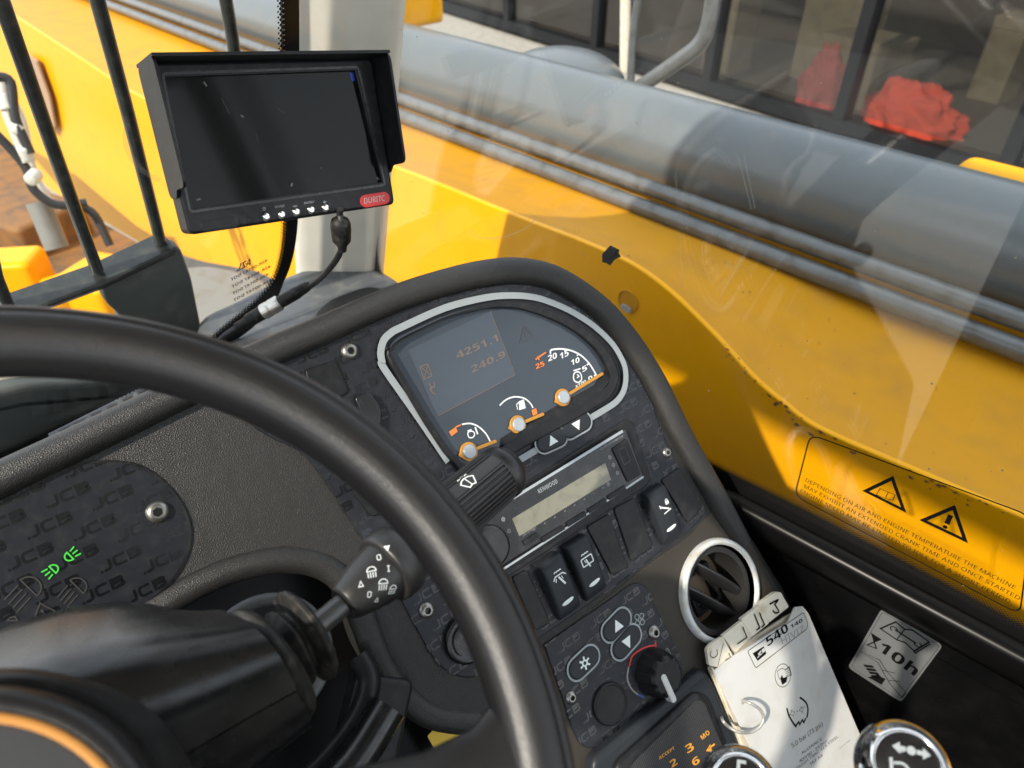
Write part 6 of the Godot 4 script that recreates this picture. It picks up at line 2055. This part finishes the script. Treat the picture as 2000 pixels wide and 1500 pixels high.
	var bt := [Vector2(0.0673, -0.0644), Vector2(0.0906, -0.0643), Vector2(0.0680, -0.0580)]
	s.write("DURITC", bt[0], bt[1], (bt[2] - bt[0]) * 0.85, 0.0010, false)
	piece("badge_lettering", s, M.card_white, badge, MON)
	s = Sheet.new()
	var gr := [Vector2(-0.0874, -0.0636), Vector2(-0.0622, -0.0636)]
	s.slab(pill(gr[0], gr[1], 0.0042), 0.0, 0.0009, 0.0004)
	s.ribbon(pill(gr[0], gr[1], 0.0045), 0.0007, true, 0.0006)
	s.slab(circle(Vector2(-0.0487, -0.0637), 0.0026, 16), 0.0, 0.0006, 0.0003)
	piece("sensor_window", s, M.smooth_black, t, MON)
	s = Sheet.new()
	s.box(MON.affine_inverse() * Vector3(0.42, 1.86, -0.72), Vector3(0.05, 0.03, 0.10))
	piece("mount", s, M.smooth_black, t, MON)

	var c := thing("monitor_cable", "black screen lead with a screw plug running down past the grey pillar", "cable", Vector3(0.3325, 1.7245, -0.6232))
	s = Sheet.new()
	s.tube(curve3([Vector3(0.3351, 1.8027, -0.5827), Vector3(0.3354, 1.7954, -0.5851), Vector3(0.3336, 1.7873, -0.5818), Vector3(0.3396, 1.7678, -0.5932), Vector3(0.3351, 1.7588, -0.5907), Vector3(0.3413, 1.7283, -0.6207), Vector3(0.3442, 1.6848, -0.6699), Vector3(0.3445, 1.6452, -0.7217), Vector3(0.3241, 1.6374, -0.7262)], 6), 0.0034, 10)
	piece("lead", s, M.hose_black, c)
	s = Sheet.new()
	var a := Vector3(0.3347, 1.7936, -0.5846)
	var b := Vector3(0.3336, 1.7628, -0.5874)
	var z := (b - a).normalized()
	var x := z.cross(Vector3(1, 0, 0)).normalized()
	s.lathe([Vector2(0.004, 0.0), Vector2(0.0085, 0.003), Vector2(0.0102, 0.008), Vector2(0.0102, 0.016), Vector2(0.0092, 0.0175), Vector2(0.0098, 0.019), Vector2(0.0094, 0.026), Vector2(0.005, 0.032), Vector2(0.0042, 0.038)], 28)
	piece("strain_relief", s, M.rubber, c, Transform3D(x, z.cross(x), z, a))
	s = Sheet.new()
	a = Vector3(0.3485, 1.6611, -0.7042)
	b = Vector3(0.2643, 1.6166, -0.7493)
	z = (b - a).normalized()
	x = z.cross(Vector3(0, 1, 0)).normalized()
	var long := a.distance_to(b)
	s.lathe([Vector2(0.0035, 0.0), Vector2(0.006, 0.004), Vector2(0.0072, 0.016), Vector2(0.0078, 0.020), Vector2(0.0078, 0.040), Vector2(0.0070, 0.044)], 24)
	s.lathe([Vector2(0.0080, 0.066), Vector2(0.0086, 0.070), Vector2(0.0084, 0.088), Vector2(0.0062, 0.091), Vector2(0.0058, long)], 24)
	piece("plug_sleeve", s, M.rubber, c, Transform3D(x, z.cross(x), z, a))
	s = Sheet.new()
	var rows := []
	for e in [[0.043, 0.0078], [0.0445, 0.0094], [0.056, 0.0094], [0.0565, 0.0085], [0.058, 0.0085], [0.0585, 0.0094], [0.067, 0.0094], [0.0685, 0.008]]:
		var r := PackedVector3Array()
		for j in 72:
			var tt := TAU * j / 72
			var rr: float = e[1] + 0.0003 * cos(tt * 24.0)
			r.append(Vector3(rr * cos(tt), rr * sin(tt), e[0]))
		rows.append(r)
	s.grid(rows, true)
	piece("screw_collar", s, M.nickel, c, Transform3D(x, z.cross(x), z, a))
	s = Sheet.new()
	s.tube(curve3([Vector3(0.2694, 1.6178, -0.7482), Vector3(0.2519, 1.6064, -0.7592), Vector3(0.2327, 1.5968, -0.7591), Vector3(0.2120, 1.5861, -0.7703)], 5), 0.004, 10)
	piece("lead", s, M.hose_black, c)

func lift_chart() -> void:
	var t := thing("lift_chart", "white load chart booklet with index tabs on a wire ring below the round vent", "booklet", Vector3(0.4545, 1.3818, -0.0941))
	var s := Sheet.new()
	var tabs := [[Vector2(0.0497, -0.2550), Vector2(0.0547, -0.2394), Vector2(0.0619, -0.2381), Vector2(0.0801, -0.2407), Vector2(0.0822, -0.2655), Vector2(0.0798, -0.2808)], [Vector2(0.0792, -0.2397), Vector2(0.1113, -0.2411), Vector2(0.1175, -0.2627), Vector2(0.0873, -0.2641)], [Vector2(0.1100, -0.2388), Vector2(0.1410, -0.2412), Vector2(0.1433, -0.2643), Vector2(0.1140, -0.2626)], [Vector2(0.1396, -0.2389), Vector2(0.1674, -0.2412), Vector2(0.1752, -0.2452), Vector2(0.1779, -0.2652), Vector2(0.1420, -0.2632)]]
	for k in 4:
		s = Sheet.new()
		var p := soft(tabs[k], 0.0022, 4)
		s.slab(p, 0.0165, [0.020, 0.0205, 0.021, 0.0215][k], 0.0003)
		piece("index_tab", s, M.card_cream, t, DASH)
	for k in 2:
		s = Sheet.new()
		var sh := Vector2(-0.0035, -0.004) * (2 - k) * 0.7
		var q := PackedVector2Array()
		for v in soft([Vector2(0.0581, -0.2558), Vector2(0.1744, -0.2728), Vector2(0.1912, -0.2767), Vector2(0.2063, -0.4444), Vector2(0.2056, -0.5046), Vector2(0.0495, -0.4602), Vector2(0.0541, -0.3780)], 0.003, 3):
			q.append(v + sh)
		s.slab(q, 0.010 + 0.003 * k, 0.0125 + 0.003 * k, 0.0003)
		piece("inner_page", s, M.card_cream, t, DASH)
	s = Sheet.new()
	s.slab(soft([Vector2(0.0503, -0.2560), Vector2(0.0518, -0.2617), Vector2(0.0850, -0.2643), Vector2(0.1678, -0.2778), Vector2(0.1851, -0.2700), Vector2(0.1962, -0.2754), Vector2(0.2000, -0.2867), Vector2(0.2023, -0.4393), Vector2(0.2041, -0.5398), Vector2(0.0528, -0.4927), Vector2(0.0576, -0.3869)], 0.0022, 4), 0.0205, 0.0225, 0.0003)
	var pg := piece("front_page", s, M.card_white, t, DASH)
	# title box
	s = Sheet.new()
	s.ribbon(soft([Vector2(0.0999, -0.2703), Vector2(0.1933, -0.2813), Vector2(0.1932, -0.2954), Vector2(0.1889, -0.2992), Vector2(0.1012, -0.2912)], 0.0025, 4), 0.0008, true, 0.0227)
	piece("title_box", s, M.black_print, pg, DASH)
	s = Sheet.new()
	var w := [Vector2(0.1277, -0.2826), Vector2(0.1635, -0.2859), Vector2(0.1285, -0.2725), Vector2(0.1674, -0.2858), Vector2(0.1873, -0.2892), Vector2(0.1680, -0.2817), Vector2(0.1472, -0.2926), Vector2(0.1846, -0.2997), Vector2(0.1484, -0.2846), Vector2(0.1051, -0.2761), Vector2(0.1228, -0.2789), Vector2(0.1220, -0.2876), Vector2(0.1074, -0.2867)]
	s.write("540", w[0], w[1], (w[2] - w[0]) * 0.95, 0.0227)
	s.write("140", w[3], w[4], (w[5] - w[3]) * 0.95, 0.0227)
	s.fill(PackedVector2Array([w[9], w[10], w[11], w[12]]), 0.0226)
	for q in [circle(Vector2(0.1313, -0.3199), 0.0118, 32)]:
		s.ribbon(q, 0.0007, true, 0.0227)
	var hd := [Vector2(0.1264, -0.3116), Vector2(0.1339, -0.3128), Vector2(0.1370, -0.3167), Vector2(0.1446, -0.3179), Vector2(0.1428, -0.3269), Vector2(0.1351, -0.3243), Vector2(0.1288, -0.3225), Vector2(0.1249, -0.3199)]
	s.ribbon(hd, 0.0006, true, 0.0227)
	for k in 4:
		var f := k / 4.0
		s.ribbon([hd[2].lerp(hd[5], f + 0.1), hd[3].lerp(hd[4], f + 0.1)], 0.0005, false, 0.0227)
	s.fill(PackedVector2Array([Vector2(0.1262, -0.3208), Vector2(0.1303, -0.3185), Vector2(0.1306, -0.3225), Vector2(0.1364, -0.3251), Vector2(0.1324, -0.3287), Vector2(0.1255, -0.3278)]), 0.0227)
	# tyre section with two arrows
	s.ribbon(curve([Vector2(0.1191, -0.3516), Vector2(0.1176, -0.3600), Vector2(0.1199, -0.3729), Vector2(0.1216, -0.3760)], false, 5), 0.0022, false, 0.0227)
	s.ribbon(curve([Vector2(0.1412, -0.3536), Vector2(0.1465, -0.3636), Vector2(0.1452, -0.3717), Vector2(0.1394, -0.3778)], false, 5), 0.0022, false, 0.0227)
	s.ribbon([Vector2(0.1197, -0.3746), Vector2(0.1267, -0.3739), Vector2(0.1266, -0.3770), Vector2(0.1324, -0.3754), Vector2(0.1330, -0.3790), Vector2(0.1381, -0.3769)], 0.0020, false, 0.0227)
	s.ribbon([Vector2(0.1188, -0.3596), Vector2(0.1230, -0.3587), Vector2(0.1232, -0.3570), Vector2(0.1267, -0.3619), Vector2(0.1225, -0.3640), Vector2(0.1221, -0.3618)], 0.0005, true, 0.0227)
	s.ribbon([Vector2(0.1432, -0.3658), Vector2(0.1381, -0.3648), Vector2(0.1389, -0.3635), Vector2(0.1337, -0.3643), Vector2(0.1369, -0.3697), Vector2(0.1374, -0.3675)], 0.0005, true, 0.0227)
	s.fill(circle(Vector2(0.1305, -0.3633), 0.0008, 8), 0.0227)
	var l := [Vector2(0.1049, -0.3910), Vector2(0.1565, -0.4001), Vector2(0.1054, -0.3857), Vector2(0.1132, -0.4046), Vector2(0.1475, -0.4111), Vector2(0.1134, -0.3997), Vector2(0.1063, -0.4096), Vector2(0.1532, -0.4178), Vector2(0.1065, -0.4047), Vector2(0.0954, -0.4121), Vector2(0.1709, -0.4247), Vector2(0.0957, -0.4073), Vector2(0.1185, -0.4218), Vector2(0.1392, -0.4256), Vector2(0.1187, -0.4169), Vector2(0.1656, -0.4359), Vector2(0.1853, -0.4390), Vector2(0.1658, -0.4341)]
	var txt := ["5.0 bar (73 psi)", "ALLIANCE", "400/80 - 24 IND", "ROUGH TRAC 325 STEEL", "162 A8", "401/E1966"]
	for k in 6:
		s.write(txt[k], l[k * 3], l[k * 3 + 1], (l[k * 3 + 2] - l[k * 3]) * (0.9 if k == 0 else 0.62), 0.0227, false)
	piece("page_print", s, M.black_print, pg, DASH)
	s = Sheet.new()
	for g in mark(w[9].lerp(w[12], 0.75) + Vector2(0.0012, 0), 0.0038, 0.1):
		s.fill(g, 0.0228)
	piece("emblem", s, M.card_white, pg, DASH)
	s = Sheet.new()
	s.write("HIVIZ", w[6], w[7], (w[8] - w[6]) * 0.9, 0.0227, false)
	piece("page_print_grey", s, M.grey_print, pg, DASH)
	# tab symbols
	s = Sheet.new()
	s.ribbon(curve([Vector2(0.1589, -0.2517), Vector2(0.1671, -0.2503), Vector2(0.1608, -0.2516), Vector2(0.1612, -0.2569), Vector2(0.1613, -0.2613), Vector2(0.1560, -0.2593), Vector2(0.1541, -0.2550)], false, 4), 0.0020, false, 0.0217)
	s.ribbon([Vector2(0.1534, -0.2471), Vector2(0.1674, -0.2499)], 0.0022, false, 0.0217)
	s.ribbon([Vector2(0.1286, -0.2438), Vector2(0.1284, -0.2604), Vector2(0.1226, -0.2598)], 0.0016, false, 0.0217)
	s.ribbon([Vector2(0.1359, -0.2465), Vector2(0.1359, -0.2613), Vector2(0.1306, -0.2611)], 0.0016, false, 0.0217)
	s.ribbon([Vector2(0.1081, -0.2466), Vector2(0.1076, -0.2590), Vector2(0.0924, -0.2573)], 0.0012, false, 0.0212)
	s.ribbon([Vector2(0.0770, -0.2463), Vector2(0.0594, -0.2610)], 0.0005, false, 0.0206)
	s.ribbon([Vector2(0.0780, -0.2588), Vector2(0.0783, -0.2639), Vector2(0.0702, -0.2622)], 0.0008, false, 0.0206)
	s.ribbon(curve([Vector2(0.0587, -0.2440), Vector2(0.0556, -0.2467), Vector2(0.0578, -0.2512), Vector2(0.0640, -0.2516), Vector2(0.0662, -0.2465)], false, 3), 0.0007, false, 0.0206)
	piece("tab_symbol", s, M.black_print, t, DASH)
	s = Sheet.new()
	s.tube(curve3([Vector3(0.4300, 1.3799, -0.0978), Vector3(0.4282, 1.3920, -0.0976), Vector3(0.4286, 1.3961, -0.0905), Vector3(0.4339, 1.3890, -0.0814), Vector3(0.4333, 1.3817, -0.0752), Vector3(0.4262, 1.3759, -0.0737), Vector3(0.4160, 1.3730, -0.0776), Vector3(0.4039, 1.3800, -0.0848), Vector3(0.4000, 1.3818, -0.0946), Vector3(0.3968, 1.3893, -0.1013), Vector3(0.4077, 1.3770, -0.1081)], 6), 0.0016, 12)
	piece("wire_ring", s, M.wire, t)

func service_sticker() -> void:
	var panel := Transform3D(SIDE.basis, SIDE.origin + SIDE.basis.z * 0.0045)
	var t := thing("service_sticker", "silver grease interval sticker reading 10h on the black panel under the side window", "sticker", Vector3(0.6031, 1.3767, -0.0102))
	var s := Sheet.new()
	s.slab(soft([Vector2(0.0572, -0.0560), Vector2(0.1207, -0.0598), Vector2(0.1180, -0.1798), Vector2(0.0560, -0.1760)], 0.006, 5), 0.0, 0.0004)
	var b := piece("foil", s, M.sticker_grey, t, panel)
	s = Sheet.new()
	s.ribbon(soft([Vector2(0.0594, -0.0595), Vector2(0.1187, -0.0629), Vector2(0.1154, -0.1750), Vector2(0.0589, -0.1716)], 0.005, 5), 0.0004, true, 0.0006)
	var w := [Vector2(0.0727, -0.1194), Vector2(0.1148, -0.1270), Vector2(0.0738, -0.0998)]
	s.write("10h", w[0], w[1], (w[2] - w[0]) * 0.95, 0.0006)
	# hour glass
	s.fill(PackedVector2Array([Vector2(0.0606, -0.1004), Vector2(0.0704, -0.1013), Vector2(0.0659, -0.1101)]), 0.0006)
	s.ribbon([Vector2(0.0606, -0.1004), Vector2(0.0704, -0.1013), Vector2(0.0620, -0.1215), Vector2(0.0714, -0.1187)], 0.0016, true, 0.0006)
	# open handbook with a spanner
	s.ribbon([Vector2(0.0746, -0.0635), Vector2(0.0847, -0.0668), Vector2(0.0910, -0.0622), Vector2(0.1091, -0.0655), Vector2(0.1025, -0.0902), Vector2(0.0913, -0.0853), Vector2(0.0837, -0.0883), Vector2(0.0654, -0.0855)], 0.0018, true, 0.0006)
	s.ribbon([Vector2(0.1020, -0.0918), Vector2(0.1042, -0.0923), Vector2(0.1108, -0.0675)], 0.0014, false, 0.0006)
	s.ribbon([Vector2(0.0849, -0.0675), Vector2(0.0835, -0.0875)], 0.001, false, 0.0006)
	s.ribbon([Vector2(0.0774, -0.0752), Vector2(0.1003, -0.0776)], 0.0020, false, 0.0006)
	s.ribbon(circle(Vector2(0.0763, -0.0753), 0.0034, 10, 0.0, 4.6), 0.0014, false, 0.0006)
	s.ribbon(circle(Vector2(0.1020, -0.0779), 0.0034, 10, 3.0, 7.8), 0.0014, false, 0.0006)
	# boom drawing and arrow
	s.ribbon([Vector2(0.0588, -0.1376), Vector2(0.0793, -0.1332), Vector2(0.0907, -0.1441), Vector2(0.1005, -0.1502), Vector2(0.1169, -0.1595), Vector2(0.1164, -0.1714), Vector2(0.0993, -0.1605), Vector2(0.0855, -0.1457), Vector2(0.0800, -0.1389)], 0.0009, true, 0.0006)
	s.ribbon([Vector2(0.0869, -0.1463), Vector2(0.0983, -0.1397)], 0.0009, false, 0.0006)
	s.ribbon([Vector2(0.0970, -0.1566), Vector2(0.1064, -0.1477)], 0.0009, false, 0.0006)
	for k in 4:
		var a := [Vector2(0.0679, -0.1558), Vector2(0.0762, -0.1487), Vector2(0.0709, -0.1580), Vector2(0.0791, -0.1508)]
		var st := (Vector2(0.0817, -0.1667) - Vector2(0.0679, -0.1558)) * (k / 3.6)
		s.fill(PackedVector2Array([a[0] + st, a[1] + st, a[3] + st, a[2] + st]), 0.0006)
	s.fill(PackedVector2Array([Vector2(0.0785, -0.1715), Vector2(0.0935, -0.1708), Vector2(0.0937, -0.1571), Vector2(0.0896, -0.1586), Vector2(0.0855, -0.1566)]), 0.0006)
	piece("sticker_print", s, M.black_print, b, panel)

func joysticks() -> void:
	var spots := [[Vector3(0.2348, 1.7524, 0.0214), "chrome lever knob with white bucket and arrow symbols below the booklet"], [Vector3(0.1947, 1.7067, -0.0310), "chrome lever knob half hidden at the foot of the keypad"]]
	for k in 2:
		var o: Vector3 = spots[k][0]
		var t := thing("lever_knob", spots[k][1], "lever knob", o)
		var z := (Vector3(0, 2.1, 0) - o).normalized() * 0.8 + Vector3(-0.05, 0.55, 0.1)
		z = z.normalized()
		var x := DASH.basis.x.rotated(Vector3.UP, -0.05)
		x = (x - z * x.dot(z)).normalized()
		var f := Transform3D(x * 0.73, z.cross(x) * 0.73, z * 0.73, o)
		var s := Sheet.new()
		var prof := []
		for j in 15:
			var a := -1.2 + (1.2 + 0.75) * j / 14.0
			prof.append(Vector2(0.0285 * cos(a), 0.0265 * sin(a)))
		prof.append(Vector2(0.0198, 0.0190))
		prof.append(Vector2(0.0188, 0.0188))
		prof.append(Vector2(0.0182, 0.0178))
		s.lathe(prof, 64)
		piece("ball", s, M.chrome, t, f)
		s = Sheet.new()
		s.lathe([Vector2(0.0183, 0.0176), Vector2(0.0150, 0.0186), Vector2(0.008, 0.0195), Vector2(0.0001, 0.0198)], 48)
		piece("decal", s, M.gloss_black, t, f)
		s = Sheet.new()
		var h := 0.0201
		if k == 0:
			s.fill(PackedVector2Array([Vector2(-0.0150, 0.0012), Vector2(-0.0138, -0.0006), Vector2(-0.004, 0.0082), Vector2(-0.0054, 0.0095)]), h)
			s.ribbon([Vector2(-0.012, 0.0005), Vector2(-0.0098, -0.0078), Vector2(-0.0055, -0.0072)], 0.0020, false, h)
			s.ribbon(curve([Vector2(-0.006, 0.006), Vector2(-0.0020, 0.002), Vector2(-0.0025, -0.004)], false, 5), 0.0016, false, h)
			s.fill(PackedVector2Array([Vector2(-0.0045, -0.0030), Vector2(-0.0005, -0.0034), Vector2(-0.0032, -0.0072)]), h)
			s.fill(circle(Vector2(0.0075, 0.0040), 0.0026, 16), h)
			for e in [-1.0, 1.0]:
				var d: Vector2 = Vector2(0.60, -0.80) * e
				var c: Vector2 = Vector2(0.0075, 0.0040) + d * 0.0030
				var n: Vector2 = d.orthogonal()
				s.fill(PackedVector2Array([c + n * 0.0013, c + d * 0.0034 + n * 0.0013, c + d * 0.0034 + n * 0.0034, c + d * 0.0078, c + d * 0.0034 - n * 0.0034, c + d * 0.0034 - n * 0.0013, c - n * 0.0013]), h)
			s.ribbon([Vector2(-0.002, -0.0145), Vector2(0.003, -0.0095), Vector2(0.006, -0.0125)], 0.0018, false, h)
		else:
			s.ribbon([Vector2(0.002, 0.006), Vector2(0.009, 0.012), Vector2(0.0125, 0.0085)], 0.0022, false, h)
			s.ribbon([Vector2(-0.010, 0.004), Vector2(-0.004, 0.010)], 0.0022, false, h)
		piece("decal_symbol", s, M.pale_print, t, f)
		s = Sheet.new()
		s.tube(PackedVector3Array([o - z * 0.02, o + Vector3(0.01, -0.12, 0.02), o + Vector3(0.02, -0.30, 0.03)]), PackedFloat32Array([0.009, 0.009, 0.012]), 16)
		piece("lever", s, M.smooth_black, t)
	# console the levers stand on
	var c := thing("side_console", "black side console under the lever knobs by the side window", "console", Vector3(0.36, 1.2, 0.1))
	var s := Sheet.new()
	s.slab(rect(Vector2(0.40, -0.16), 0.30, 0.62, 0.05), -0.5, 0.0, 0.02)
	piece("box", s, M.panel_black, c, Transform3D(Vector3(1, 0, 0), Vector3(0, 0, -1), Vector3(0, 1, 0), Vector3(0, 1.08, 0)))
